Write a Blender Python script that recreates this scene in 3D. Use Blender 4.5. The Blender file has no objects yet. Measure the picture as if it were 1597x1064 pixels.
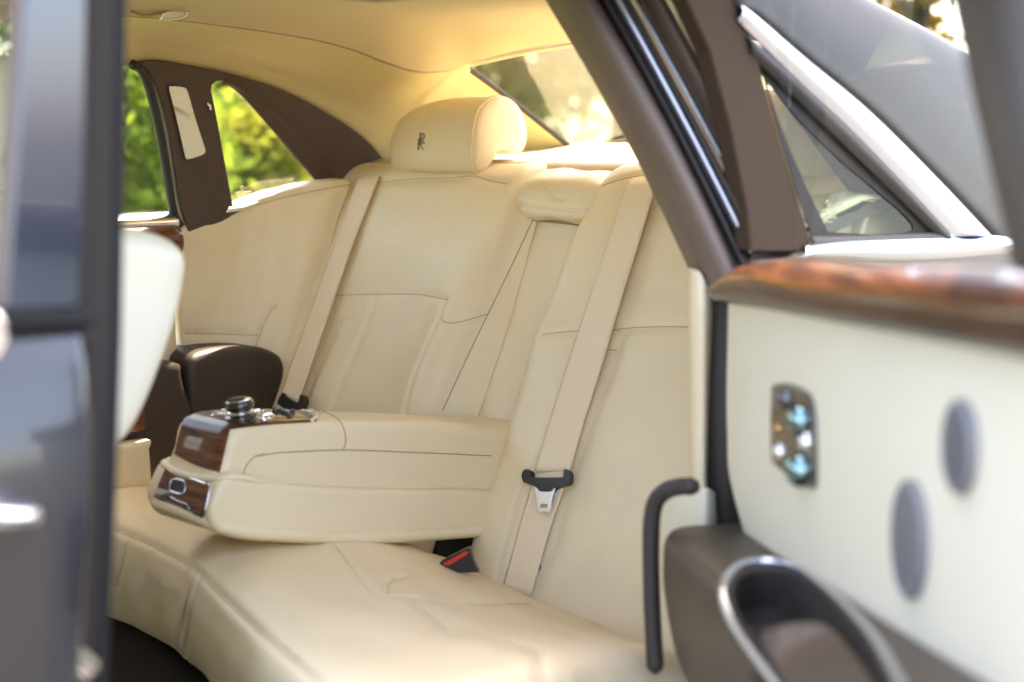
import bpy, bmesh, math, random
import numpy as np
from mathutils import Vector, Matrix
from mathutils.bvhtree import BVHTree
random.seed(7); np.random.seed(7)
R = math.radians
sc = bpy.context.scene
col = sc.collection

# ------------------------------------------------------------------ camera
# car frame: X to the rear of the car, Y across it (near side 0, far side 1.55), Z up
F, CX, CY = 2218.0, 798.5, 532.0
PITCH, YAW = math.atan(314/2218), R(46.15)
fh = np.array([math.sin(YAW), math.cos(YAW), 0]); rt = np.array([math.cos(YAW), -math.sin(YAW), 0])
fw = fh*math.cos(PITCH) + np.array([0, 0, -math.sin(PITCH)]); up = fh*math.sin(PITCH) + np.array([0, 0, math.cos(PITCH)])
CAM = np.array([-1.920, -1.199, 1.152])
cd = bpy.data.cameras.new('camera'); cam = bpy.data.objects.new('camera', cd); col.objects.link(cam)
cam.matrix_world = Matrix(((rt[0], up[0], -fw[0], CAM[0]), (rt[1], up[1], -fw[1], CAM[1]), (rt[2], up[2], -fw[2], CAM[2]), (0, 0, 0, 1)))
cd.sensor_fit = 'HORIZONTAL'; cd.sensor_width = 36; cd.lens = 50; cd.clip_start = .05; cd.clip_end = 2000
cd.dof.use_dof = True; cd.dof.focus_distance = 2.85; cd.dof.aperture_fstop = 1.85; cd.dof.aperture_blades = 8
sc.camera = cam

# ------------------------------------------------------------------ sky, sun, exposure
SUN_AZ, SUN_EL = 71.0, 66.0            # azimuth from +Y towards +X
w = bpy.data.worlds.new('World'); sc.world = w; w.use_nodes = True
nt = w.node_tree; bg = nt.nodes['Background']
sky = nt.nodes.new('ShaderNodeTexSky'); sky.sky_type = 'NISHITA'; sky.sun_disc = False
sky.sun_elevation = R(SUN_EL); sky.sun_rotation = R(SUN_AZ); sky.air_density = .8; sky.dust_density = 2.5; sky.ozone_density = 1.0
nt.links.new(sky.outputs[0], bg.inputs[0]); bg.inputs[1].default_value = .15
sl = bpy.data.lights.new('sun', 'SUN'); sl.energy = 2.9; sl.angle = R(.6); sl.color = (1, .93, .82)
sun = bpy.data.objects.new('sun', sl); col.objects.link(sun)
sdir = Vector((math.sin(R(SUN_AZ))*math.cos(R(SUN_EL)), math.cos(R(SUN_AZ))*math.cos(R(SUN_EL)), math.sin(R(SUN_EL))))
sun.rotation_euler = (-sdir).to_track_quat('-Z', 'Y').to_euler(); sun.location = sdir*30
vs = sc.view_settings; vs.view_transform = 'Standard'; vs.look = 'None'; vs.gamma = 1; vs.exposure = 3.45; vs.use_curve_mapping = False
vs.use_white_balance = True; vs.white_balance_temperature = 7900; vs.white_balance_tint = 14      # camera set for open shade
sc.cycles.max_bounces = 12; sc.cycles.diffuse_bounces = 6; sc.cycles.glossy_bounces = 5; sc.cycles.transparent_max_bounces = 16
sc.cycles.sample_clamp_indirect = 6; sc.cycles.use_denoising = True; sc.cycles.use_adaptive_sampling = True; sc.cycles.adaptive_threshold = .02
sc.cycles.caustics_reflective = False; sc.cycles.caustics_refractive = False

# ------------------------------------------------------------------ pixel helpers (photograph pixels -> rays)
def ray(x, y): return rt*(x-CX)/F - up*(y-CY)/F + fw
def onp(x, y, n, d):
    r = ray(x, y); n = np.array(n, float); return CAM + r*((d - n@CAM)/(n@r))
def aY(x, y, Y): return onp(x, y, (0, 1, 0), Y)
def aX(x, y, X): return onp(x, y, (1, 0, 0), X)
def aZ(x, y, Z): return onp(x, y, (0, 0, 1), Z)
def far_side(x, y, off=0): return onp(x, y, (0, 1, .178), 1.728+off)
def near_side(x, y, off=0): return onp(x, y, (0, 1, -.178), -.178+off)
def seatp(x, y, off=0): return onp(x, y, (1, 0, -.5), -.235+off)

# ------------------------------------------------------------------ materials
MATS = {}
def mat(name, color, rough=.5, metal=0, coat=0, spec=.5, bump=None, vary=None, sheen=0, custom=None):
    m = bpy.data.materials.new(name); m.use_nodes = True; t = m.node_tree; b = t.nodes['Principled BSDF']
    b.inputs['Base Color'].default_value = (*color, 1); b.inputs['Roughness'].default_value = rough
    b.inputs['Metallic'].default_value = metal; b.inputs['Coat Weight'].default_value = coat; b.inputs['Coat Roughness'].default_value = .04
    b.inputs['Specular IOR Level'].default_value = spec; b.inputs['Sheen Weight'].default_value = sheen
    tc = t.nodes.new('ShaderNodeTexCoord')
    if vary:
        sca, amt = vary
        n = t.nodes.new('ShaderNodeTexNoise'); n.inputs['Scale'].default_value = sca; n.inputs['Detail'].default_value = 4
        t.links.new(tc.outputs['Object'], n.inputs['Vector'])
        mx = t.nodes.new('ShaderNodeMix'); mx.data_type = 'RGBA'
        mx.inputs['A'].default_value = (*[c*(1-amt) for c in color], 1); mx.inputs['B'].default_value = (*[min(1, c*(1+amt)) for c in color], 1)
        t.links.new(n.outputs['Fac'], mx.inputs['Factor']); t.links.new(mx.outputs['Result'], b.inputs['Base Color'])
        mr = t.nodes.new('ShaderNodeMapRange'); mr.inputs['To Min'].default_value = rough*.85; mr.inputs['To Max'].default_value = min(1, rough*1.15)
        t.links.new(n.outputs['Fac'], mr.inputs['Value']); t.links.new(mr.outputs['Result'], b.inputs['Roughness'])
    if bump:
        kind, sca, st, dist = bump
        bn = t.nodes.new('ShaderNodeBump'); bn.inputs['Strength'].default_value = st; bn.inputs['Distance'].default_value = dist
        if kind == 'leather':
            v = t.nodes.new('ShaderNodeTexVoronoi'); v.inputs['Scale'].default_value = sca; v.feature = 'SMOOTH_F1'
            n2 = t.nodes.new('ShaderNodeTexNoise'); n2.inputs['Scale'].default_value = 22; n2.inputs['Detail'].default_value = 3
            ad = t.nodes.new('ShaderNodeMath'); ad.operation = 'MULTIPLY_ADD'; ad.inputs[1].default_value = 4.0
            t.links.new(tc.outputs['Object'], v.inputs['Vector']); t.links.new(tc.outputs['Object'], n2.inputs['Vector'])
            t.links.new(n2.outputs['Fac'], ad.inputs[0]); t.links.new(v.outputs['Distance'], ad.inputs[2]); src = ad.outputs[0]
        elif kind == 'noise':
            v = t.nodes.new('ShaderNodeTexNoise'); v.inputs['Scale'].default_value = sca; v.inputs['Detail'].default_value = 5
            t.links.new(tc.outputs['Object'], v.inputs['Vector']); src = v.outputs['Fac']
        else:
            v = t.nodes.new('ShaderNodeTexWave'); v.inputs['Scale'].default_value = sca; v.bands_direction = kind
            t.links.new(tc.outputs['Object'], v.inputs['Vector']); src = v.outputs['Fac']
        t.links.new(src, bn.inputs['Height']); t.links.new(bn.outputs[0], b.inputs['Normal'])
    if custom: custom(m, t, b, tc)
    MATS[name] = m; return m

def wood_nodes(rot, dark=(.028, .009, .004), mid=(.11, .034, .012), light=(.24, .085, .028)):
    def f(m, t, b, tc):
        mp = t.nodes.new('ShaderNodeMapping'); mp.inputs['Scale'].default_value = (2.2, 2.2, 34); mp.inputs['Rotation'].default_value = rot
        n = t.nodes.new('ShaderNodeTexNoise'); n.inputs['Scale'].default_value = 3.2; n.inputs['Detail'].default_value = 9; n.inputs['Roughness'].default_value = .62; n.inputs['Distortion'].default_value = .5
        cr = t.nodes.new('ShaderNodeValToRGB'); e = cr.color_ramp.elements
        e[0].position = .34; e[0].color = (*dark, 1); e[1].position = .72; e[1].color = (*light, 1)
        k = e.new(.52); k.color = (*mid, 1)
        t.links.new(tc.outputs['Object'], mp.inputs['Vector']); t.links.new(mp.outputs[0], n.inputs['Vector'])
        t.links.new(n.outputs['Fac'], cr.inputs['Fac']); t.links.new(cr.outputs[0], b.inputs['Base Color'])
    return f
def glass_mat(name, tint=(1, 1, 1), refl=1.6, glossy=(1, 1, 1)):
    """thin pane: straight-through transmission, mirror reflection by Schlick's law on both faces"""
    m = bpy.data.materials.new(name); m.use_nodes = True; t = m.node_tree; t.nodes.clear()
    o = t.nodes.new('ShaderNodeOutputMaterial'); mx = t.nodes.new('ShaderNodeMixShader'); lw = t.nodes.new('ShaderNodeLayerWeight'); lw.inputs[0].default_value = .5
    pw = t.nodes.new('ShaderNodeMath'); pw.operation = 'POWER'; pw.inputs[1].default_value = 5
    ma = t.nodes.new('ShaderNodeMath'); ma.operation = 'MULTIPLY_ADD'; ma.use_clamp = True; ma.inputs[1].default_value = .96*min(refl, 1.0); ma.inputs[2].default_value = .04*refl
    t.links.new(lw.outputs['Facing'], pw.inputs[0]); t.links.new(pw.outputs[0], ma.inputs[0]); t.links.new(ma.outputs[0], mx.inputs[0])
    tr = t.nodes.new('ShaderNodeBsdfTransparent'); tr.inputs[0].default_value = (*tint, 1)
    gl = t.nodes.new('ShaderNodeBsdfGlossy'); gl.inputs['Roughness'].default_value = .0; gl.inputs[0].default_value = (*glossy, 1)
    t.links.new(tr.outputs[0], mx.inputs[1]); t.links.new(gl.outputs[0], mx.inputs[2]); t.links.new(mx.outputs[0], o.inputs[0])
    MATS[name] = m; return m

CREAM = (.81, .675, .455)
mat('leather', CREAM, .42, bump=('leather', 420, .24, .0014), vary=(9, .035))
mat('leather_pale', (.77, .705, .55), .42, bump=('leather', 620, .12, .0012), vary=(9, .03))
mat('lining', (.60, .51, .32), .92, spec=.2, bump=('noise', 900, .25, .001), vary=(30, .03), sheen=.15)
mat('rail_cloth', (.70, .60, .34), .85, spec=.2, bump=('noise', 900, .2, .001), vary=(25, .03))
mat('belt', (.87, .71, .50), .75, spec=.3, bump=('Z', 160, .5, .0008), vary=(300, .05))
mat('thread', (.40, .285, .16), .7)
mat('joint', (.30, .21, .13), .8)
mat('thread_light', (.70, .58, .40), .6)
mat('piping', (.80, .66, .43), .45, bump=('leather', 900, .1, .001))
mat('brown', (.040, .026, .021), .48, bump=('leather', 700, .14, .001), vary=(12, .08))
mat('brown_trim', (.080, .050, .038), .62, bump=('leather', 700, .1, .001), vary=(10, .06))
mat('rubber', (.022, .019, .018), .6, bump=('noise', 300, .15, .001))
mat('applique', (.058, .039, .026), .8, spec=.04, vary=(8, .08))
mat('shelf_hide', (.56, .48, .36), .6, bump=('leather', 620, .12, .0012))
mat('frame_dark', (.055, .043, .037), .5)
mat('seal', (.155, .112, .088), .5, bump=('noise', 500, .15, .001), vary=(20, .08))
mat('plastic', (.022, .019, .018), .38, bump=('noise', 1200, .1, .0005))
mat('red', (.62, .035, .02), .35, vary=(60, .05))
mat('chrome', (.88, .88, .90), .06, metal=1)
mat('gold_glint', (.85, .50, .18), .15, metal=1)
mat('satin_chrome', (.66, .72, .84), .25, metal=1)
mat('steel', (.86, .86, .86), .28, metal=1, bump=('noise', 300, .05, .0005))
mat('speaker', (.24, .235, .25), .55, metal=.3)
mat('speaker_hole', (.03, .03, .035), .8)
mat('carpet', (.020, .015, .012), .95, spec=.1, bump=('noise', 500, .8, .004), vary=(200, .3))
mat('paint', (.030, .025, .024), .4, coat=.08, metal=0, spec=.14, bump=('noise', 1800, .03, .0003))
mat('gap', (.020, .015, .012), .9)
mat('gap_trim', (.036, .028, .024), .6)
mat('wood', (.1, .03, .01), .4, coat=.45, spec=.3, custom=wood_nodes((0, R(14), 0), dark=(.022, .007, .003), mid=(.12, .034, .012), light=(.26, .085, .028)))
mat('wood_door', (.1, .03, .01), .36, coat=.5, spec=.2, custom=wood_nodes((0, 0, 0), dark=(.010, .003, .0015), mid=(.050, .015, .0055), light=(.13, .046, .017)))
mat('mirror', (.90, .88, .85), .03, metal=1)
mat('etch', (.45, .50, .30), .7)
mat('lamp_lens', (.95, .93, .86), .2)
glass_mat('glass', (.80, .84, .74))
glass_mat('glass_tint', (.76, .82, .74), refl=.4)
glass_mat('glass_rear', (.56, .59, .50), refl=3.4)

# ------------------------------------------------------------------ mesh helpers
def link(o, parent):
    col.objects.link(o); o.parent = parent; return o
def obj(name, verts, faces, m, parent=None, smooth=True, solid=0, solid_off=-1, bevel=0, sub=0, autosmooth=None):
    assert max(max(f) for f in faces) < len(verts), name
    me = bpy.data.meshes.new(name); me.from_pydata([tuple(map(float, v)) for v in verts], [], [tuple(map(int, f)) for f in faces]); me.update()
    me.materials.append(MATS[m])
    bm = bmesh.new(); bm.from_mesh(me); bmesh.ops.recalc_face_normals(bm, faces=bm.faces) if not solid else None; bm.to_mesh(me); bm.free()
    if smooth:
        for p in me.polygons: p.use_smooth = len(p.vertices) <= 12
        if autosmooth: me.set_sharp_from_angle(angle=R(autosmooth))
    o = bpy.data.objects.new(name, me); link(o, parent)
    if solid: s = o.modifiers.new('solid', 'SOLIDIFY'); s.thickness = solid; s.offset = solid_off
    if bevel: s = o.modifiers.new('bevel', 'BEVEL'); s.width = bevel; s.segments = 3; s.limit_method = 'ANGLE'; s.angle_limit = R(40)
    if sub: s = o.modifiers.new('sub', 'SUBSURF'); s.levels = sub; s.render_levels = sub
    return o
def empty(name, loc, label, cat, group=None):
    o = bpy.data.objects.new(name, None); o.empty_display_size = .1; col.objects.link(o); ROOT_LOC[o.name] = Vector(loc)
    o['label'] = label; o['category'] = cat
    if group: o['group'] = group
    return o
ROOT_LOC = {}
def part_empty(name, loc, label, parent):
    o = bpy.data.objects.new(name, None); o.empty_display_size = .1; link(o, parent); ROOT_LOC[o.name] = Vector(loc); o['label'] = label; return o
def sheet(P):
    """single-sheet pane from a closed outline"""
    return [np.array(p) for p in P], [tuple(range(len(P)))]
def tag(o, label, cat, group=None, kind=None):
    if label: o['label'] = label
    if cat: o['category'] = cat
    if group: o['group'] = group
    if kind: o['kind'] = kind
    return o
def cr_matrix(n, m):
    """(m x n) Catmull-Rom interpolation matrix"""
    M = np.zeros((m, n))
    for i, u in enumerate(np.linspace(0, n-1, m)):
        k = min(int(u), n-2); f = u-k
        c = [-.5*f+f*f-.5*f**3, 1-2.5*f*f+1.5*f**3, .5*f+2*f*f-1.5*f**3, -.5*f*f+.5*f**3]
        for j, wgt in zip((k-1, k, k+1, k+2), c):
            if j < 0: M[i, 0] += 2*wgt; M[i, 1] -= wgt
            elif j > n-1: M[i, n-1] += 2*wgt; M[i, n-2] -= wgt
            else: M[i, j] += wgt
    return M
def net(ctrl, nu, nv):
    c = np.array(ctrl, float); A = cr_matrix(c.shape[0], nu); B = cr_matrix(c.shape[1], nv)
    return np.einsum('ia,abk,jb->ijk', A, c, B)
def curve(pts, n):
    p = np.array(pts, float); return cr_matrix(len(p), n) @ p
def resample(p, n):
    p = np.array(p, float); d = np.r_[0, np.cumsum(np.linalg.norm(np.diff(p, axis=0), axis=1))]
    t = np.linspace(0, d[-1], n); return np.stack([np.interp(t, d, p[:, k]) for k in range(p.shape[1])], 1)
def scurve(pts, n): return resample(curve(pts, n*6), n)
def gridf(nu, nv, cu=False, cv=False):
    f = []
    for i in range(nu if cu else nu-1):
        for j in range(nv if cv else nv-1):
            a, b = i, (i+1) % nu; c, d = j, (j+1) % nv
            f.append((a*nv+c, b*nv+c, b*nv+d, a*nv+d))
    return f
def tube_geo(path, r, seg=8, closed=False, flat=None, r2=None, caps=True):
    p = np.array(path, float); n = len(p)
    tg = np.gradient(p, axis=0) if not closed else (np.roll(p, -1, 0)-np.roll(p, 1, 0))
    tg /= np.linalg.norm(tg, axis=1)[:, None]+1e-12
    ref = np.array(flat if flat is not None else (0.31, .2, .93), float)
    V, rr = [], (np.full(n, r) if np.isscalar(r) else np.array(r))
    for i in range(n):
        b = np.cross(tg[i], ref); b /= np.linalg.norm(b)+1e-12; c = np.cross(b, tg[i])
        for k in range(seg):
            a = 2*math.pi*k/seg; V.append(p[i] + b*rr[i]*math.cos(a) + c*(r2 if r2 else rr[i])*math.sin(a))
    f = gridf(n, seg, cu=closed, cv=True)
    if not closed and caps: f += [tuple(range(seg))[::-1], tuple(range((n-1)*seg, n*seg))]
    return V, f
def tube(name, path, r, m, parent=None, **k):
    if len(path) < 2: print('SKIP', name); return None
    return obj(name, *tube_geo(path, r, **k), m, parent)
def ring_loft(rings, closed=True, cap=True):
    r = np.array(rings, float); nu, nv, _ = r.shape
    f = gridf(nu, nv, cv=closed)
    if cap: f += [tuple(range(nv))[::-1], tuple(range((nu-1)*nv, nu*nv))]
    return r.reshape(-1, 3), f
def inset(P, d):
    """inset of a closed 2-D curve"""
    t = np.roll(P, -1, 0)-np.roll(P, 1, 0); t /= np.linalg.norm(t, axis=1)[:, None]+1e-12
    n = np.stack([-t[:, 1], t[:, 0]], 1)
    area = .5*np.sum(P[:, 0]*np.roll(P[:, 1], -1)-np.roll(P[:, 0], -1)*P[:, 1])
    return P + n*d*(1 if area > 0 else -1)
def round_extrude(P, y0, y1, r, to3, steps=5, belly=0):
    """closed profile P (2-D) swept from y0 to y1 with rounded edges; to3(p, y) -> xyz"""
    rings = []; sgn = 1 if y1 > y0 else -1; r0 = min(r, abs(y1-y0)/2*.98)
    st = [(y0 + sgn*r0*(1-math.cos(a)), r0*(1-math.sin(a))) for a in np.linspace(0, math.pi/2, steps)]
    en = [(y1 - sgn*r0*(1-math.cos(a)), r0*(1-math.sin(a))) for a in np.linspace(math.pi/2, 0, steps)]
    for y, d in st+en:
        Q = inset(P, d); rings.append([to3(p, y) for p in Q])
    return ring_loft(rings)
def poly_plate(outer, holes=(), thick=.01, direction=(0, 0, 1)):
    """flat or gently warped plate from a 3-D outline with holes, extruded along direction"""
    bm = bmesh.new(); E = []
    for lp in (outer, *holes):
        vs_ = [bm.verts.new(tuple(p)) for p in lp]
        for a, b in zip(vs_, vs_[1:]+vs_[:1]): E.append(bm.edges.new((a, b)))
    bmesh.ops.triangle_fill(bm, use_beauty=True, use_dissolve=False, edges=E)
    bm.verts.index_update(); V = [np.array(v.co) for v in bm.verts]; Fc = [tuple(v.index for v in f.verts) for f in bm.faces]
    bm.free(); n = len(V); d = np.array(direction, float)*thick
    V2 = V+[v+d for v in V]; F2 = Fc+[tuple(i+n for i in f[::-1]) for f in Fc]
    s = 0
    for lp in (outer, *holes):
        k = len(lp)
        for i in range(k): a, b = s+i, s+(i+1) % k; F2.append((a, b, b+n, a+n))
        s += k
    return V2, F2
def box_geo(c, s, rot=None):
    V = [np.array((x*s[0]/2, y*s[1]/2, z*s[2]/2)) for x in (-1, 1) for y in (-1, 1) for z in (-1, 1)]
    if rot is not None: V = [rot @ v for v in V]
    V = [v+np.array(c) for v in V]
    return V, [(0, 1, 3, 2), (4, 6, 7, 5), (0, 4, 5, 1), (2, 3, 7, 6), (0, 2, 6, 4), (1, 5, 7, 3)]
def frame3(n, u):
    n = np.array(n, float); n /= np.linalg.norm(n); u = np.array(u, float); u -= n*(u@n); u /= np.linalg.norm(u); return u, np.cross(n, u), n
def lathe_geo(prof, c, n, seg=40):
    u, v, n = frame3(n, (0.3, .9, .1) if abs(n[1]) < .8 else (1, 0, 0))
    rings = [[np.array(c)+n*h+(u*math.cos(a)+v*math.sin(a))*r for a in np.linspace(0, 2*math.pi, seg, endpoint=False)] for r, h in prof]
    return ring_loft(rings)
def lathe(name, prof, c, n, m, parent, seg=40): return obj(name, *lathe_geo(prof, c, n, seg), m, parent, autosmooth=40)
def bvh(V, Fc): return BVHTree.FromPolygons([tuple(map(float, v)) for v in V], [tuple(map(int, f)) for f in Fc])
def hit(b, x, y):
    r = ray(x, y); r = r/np.linalg.norm(r); h = b.ray_cast(Vector(CAM), Vector(r))
    if h[0] is None:                      # just beside the surface: closest point to the ray
        q = CAM+r*2.6
        for _ in range(12):
            p, nn, _i, d = b.find_nearest(Vector(q)); p = np.array(p); q = CAM+r*((p-CAM)@r)
        if d > .03: return None, None
        nn = np.array(nn); return p, (nn if nn@r < 0 else -nn)
    n = np.array(h[1]); n = n if n@r < 0 else -n
    return np.array(h[0]), n
def trace(b, px, n=60, off=0.0, smooth=True):
    """path of photograph pixels laid on a real surface"""
    q = scurve(px, n) if smooth else resample(px, n)
    out = []
    for x, y in q:
        p, nn = hit(b, x, y)
        if p is not None: out.append(p+nn*off)
    return np.array(out)
def patch(b, corners, nu=14, nv=14, off=.002, depth=.004):
    """thin raised piece laid on a real surface; corners = grid of photograph pixels (rows)"""
    c = np.array([[(*p, 0) for p in row] for row in corners], float); q = net(c, nu, nv)[:, :, :2]
    top, bot = [], []
    for i in range(nu):
        for j in range(nv):
            p, n = hit(b, *q[i, j])
            if p is None: p, n = top[-1], np.zeros(3)
            top.append(p+n*off); bot.append(p-n*depth)
    n = nu*nv; f = gridf(nu, nv); f += [tuple(i+n for i in q_[::-1]) for q_ in f[:]]
    rim = [i*nv for i in range(nu)]+[(nu-1)*nv+j for j in range(1, nv)]+[i*nv+nv-1 for i in range(nu-2, -1, -1)]+[j for j in range(nv-2, 0, -1)]
    for a, b2 in zip(rim, rim[1:]+rim[:1]): f.append((a, b2, b2+n, a+n))
    return top+bot, f
def poly_on(b, px, off=.002, depth=.003):
    """flat-ish plate from a traced closed outline on a real surface"""
    P = []; N = np.zeros(3)
    for x, y in px:
        p, n = hit(b, x, y)
        if p is not None: P.append(p+n*off); N += n
    N /= np.linalg.norm(N); return poly_plate(P, (), depth, -N)
def grid_normals(A):
    du = np.gradient(A, axis=0); dv = np.gradient(A, axis=1); n = np.cross(du, dv); return n/(np.linalg.norm(n, axis=2)[:, :, None]+1e-12)
def groove(A, paths, depth=.0035, width=.006):
    """press stitched seams into a dense grid surface"""
    n = grid_normals(A); V = A.reshape(-1, 3); N = n.reshape(-1, 3); out = V.copy()
    view = V-CAM; s = np.sign(np.sum(N*view, axis=1))[:, None]; N = N*s            # pointing into the padding
    for P in paths:
        if len(P) < 2: continue
        P = resample(P, max(30, int(np.sum(np.linalg.norm(np.diff(P, axis=0), axis=1))/.003)))
        lo, hi = P.min(0)-.04, P.max(0)+.04
        idx = np.where(np.all((V > lo) & (V < hi), axis=1))[0]
        for ch in np.array_split(idx, max(1, len(idx)//4000)):
            d2 = np.min(((V[ch][:, None, :]-P[None])**2).sum(2), axis=1)
            ph = V[ch]@np.array((61., 83., 71.)); mod = 1+.28*np.sin(ph*3.1)*np.sin(ph*1.7+1)
            out[ch] += N[ch]*(depth*mod*(np.exp(-d2/(2*width**2))-.28*np.exp(-d2/(2*(width*2.4)**2))))[:, None]
    return out.reshape(A.shape)
def undulate(A, amp=.0011):
    """slight unevenness of padded leather"""
    n = grid_normals(A); h = np.zeros(A.shape[:2]); rs_ = np.random.RandomState(int(abs(A.sum())*1000) % 9999)
    for k in range(9):
        d = rs_.normal(size=3); d /= np.linalg.norm(d); wl = rs_.uniform(.05, .22); h += np.sin(A@d*2*math.pi/wl+rs_.uniform(0, 6))*amp*wl/.15
    for k in range(4):
        d = rs_.normal(size=3); d /= np.linalg.norm(d); h += np.sin(A@d*2*math.pi/rs_.uniform(.02, .04)+rs_.uniform(0, 6))*amp*.09
    return A+n*h[:, :, None]
def soft_panel(name, A, m, parent, seams=(), depth=.0035, width=.006, solid=.012, thread=.0009, thread_mat='thread', sname='seam', creases=(), amp=.0011):
    """dense leather surface with stitched seams (photograph pixel paths) pressed in"""
    nu, nv, _ = A.shape; f = gridf(nu, nv); b = bvh(A.reshape(-1, 3), f)
    P3 = []
    for s in list(seams)+list(creases):
        p = trace(b, s, 90)
        if len(p) > 3: P3.append(p)
    A2 = groove(undulate(A, amp), P3, depth, width); b2 = bvh(A2.reshape(-1, 3), f)
    # make the front face the viewer's side so solidify grows backwards
    n = grid_normals(A2)[nu//2, nv//2]; V = A2.reshape(-1, 3); ff = f if n@(A2[nu//2, nv//2]-CAM) < 0 else [q[::-1] for q in f]
    o = obj(name, V, ff, m, parent, solid=solid, solid_off=-1)
    for s in seams:
        p = trace(b2, s, 90, off=-.0002)
        if len(p) > 3: tube(sname, p, thread, thread_mat, o, seg=6)
    return o, b2
def merge(*geos):
    V, Fc = [], []
    for v, f in geos:
        k = len(V); V += list(v); Fc += [tuple(i+k for i in q) for q in f]
    return V, Fc
def lawn_nodes(m, t, b, tc):
    n = t.nodes.new('ShaderNodeTexNoise'); n.inputs['Scale'].default_value = .8; n.inputs['Detail'].default_value = 8
    cr = t.nodes.new('ShaderNodeValToRGB'); e = cr.color_ramp.elements; e[0].position = .35; e[0].color = (.035, .075, .012, 1); e[1].position = .7; e[1].color = (.16, .20, .03, 1)
    t.links.new(tc.outputs['Object'], n.inputs['Vector']); t.links.new(n.outputs['Fac'], cr.inputs['Fac']); t.links.new(cr.outputs[0], b.inputs['Base Color'])
mat('lawn', (.07, .12, .02), .9, custom=lawn_nodes)
mat('paving', (.055, .050, .045), .9, bump=('noise', 40, .4, .01), vary=(3, .15))
mat('satin_white', (.88, .87, .88), .18, metal=1)
mat('sky_sheen', (.62, .64, .72), .2, metal=.7, coat=.5)  # pale blue base stands for sky highlights on glossy metal
mat('frit', (.05, .045, .042), .85, spec=.1)
mat('thread_dark', (.06, .04, .02), .6)
mat('control', (.42, .36, .30), .16, metal=.9, coat=.5)
mat('knob', (.012, .011, .011), .18, coat=.8)
mat('knob_cap', (.30, .28, .26), .10, metal=1)
mat('plate_steel', (.92, .92, .93), .30, metal=.85)
mat('grey_plastic', (.22, .22, .27), .4)
mat('glass_dummy', (1, 1, 1), .1)
glass_mat('glass_door', (.93, .96, .93), refl=.35)
mat('release', (.11, .105, .10), .12, metal=.8, coat=.6)
mat('teal_glint', (.22, .36, .37), .12, metal=1)  # teal tint of a reflection put into the metal colour
mat('brown_soft', (.046, .033, .024), .46, bump=('leather', 700, .12, .001), vary=(14, .07))
mat('edge_band', (.020, .019, .020), .7, spec=.1, bump=('noise', 400, .1, .001))
mat('gloss_black', (.05, .06, .085), .14, metal=.5, coat=.8)
mat('paint_door', (.024, .024, .028), .24, coat=.6, metal=.05)
mat('bark', (.075, .055, .04), .9, bump=('noise', 30, .8, .02))
def leaf(name, c):
    m = mat(name, c, .85, spec=.08, vary=(6, .3)); b = m.node_tree.nodes['Principled BSDF']; t = m.node_tree
    tr = t.nodes.new('ShaderNodeBsdfTranslucent'); tr.inputs[0].default_value = (c[0]*1.6, c[1]*1.5, c[2], 1); mx = t.nodes.new('ShaderNodeMixShader'); mx.inputs[0].default_value = .45
    o = t.nodes['Material Output']; t.links.new(b.outputs[0], mx.inputs[1]); t.links.new(tr.outputs[0], mx.inputs[2]); t.links.new(mx.outputs[0], o.inputs[0])
leaf('leaf_pale', (.24, .25, .13)); leaf('leaf_lime', (.14, .20, .035)); leaf('leaf_green', (.075, .14, .016)); leaf('leaf_yellow', (.20, .215, .045)); leaf('leaf_backlit', (.20, .13, .03)); leaf('leaf_dark', (.035, .055, .018))  # the gold leaves carry warm backlight in their colour

# ================================================================== setting
g = 400
ground = obj('ground', [(-g, -g, 0), (g, -g, 0), (g, g, 0), (-g, g, 0)], [(0, 1, 2, 3)], 'paving', smooth=False); tag(ground, None, None, kind='structure')
lawn_v = net([[(x, y, .012) for x in (-60, 0, 60, 140)] for y in (2.8, 20, 60, 140)], 24, 24)
lawn_v[:, :, 2] += .10*np.sin(lawn_v[:, :, 0]*.35)*np.clip((lawn_v[:, :, 1]-4)/10, 0, 1)
lawn = obj('lawn', lawn_v.reshape(-1, 3), gridf(24, 24), 'lawn'); tag(lawn, None, None, kind='structure')

# ================================================================== car body
body = empty('car', (-.6, .775, 0), 'dark saloon car body with cream roof lining, brown pillars and rear window', 'car')
FAR_D = (0, 1, .178)
# --- floor and lower shell
obj('floor_carpet', *box_geo((-1.0, .775, .21), (3.4, 1.46, .04)), 'carpet', body, smooth=False, bevel=.01)
# --- roof lining: underside seen, edge dropping to the window line
edge_px = [(120, 16), (200, 22), (290, 30), (450, 52), (540, 72), (600, 95), (650, 110)]
far_edge = [aY(x, y, 1.27) for x, y in edge_px]
far_edge[-1] = aX(650, 110, .36); 
corner = [aX(700, 108, .47)]
top_edge = [aX(730, 97, .50), aX(800, 78, .515), aX(885, 62, .52)]
fe = scurve(far_edge+corner+top_edge[:1], 40)
te = scurve([top_edge[0], top_edge[1], top_edge[2], (.53, .775, 1.392), (.52, .55, 1.385), (.49, .36, 1.35)], 24)
rim = np.vstack([fe, te[1:]])
near_rim = [(x, .30, 1.37+.02*max(0, -x-.2)) for x in np.linspace(.40, -.55, 20)]
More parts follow.
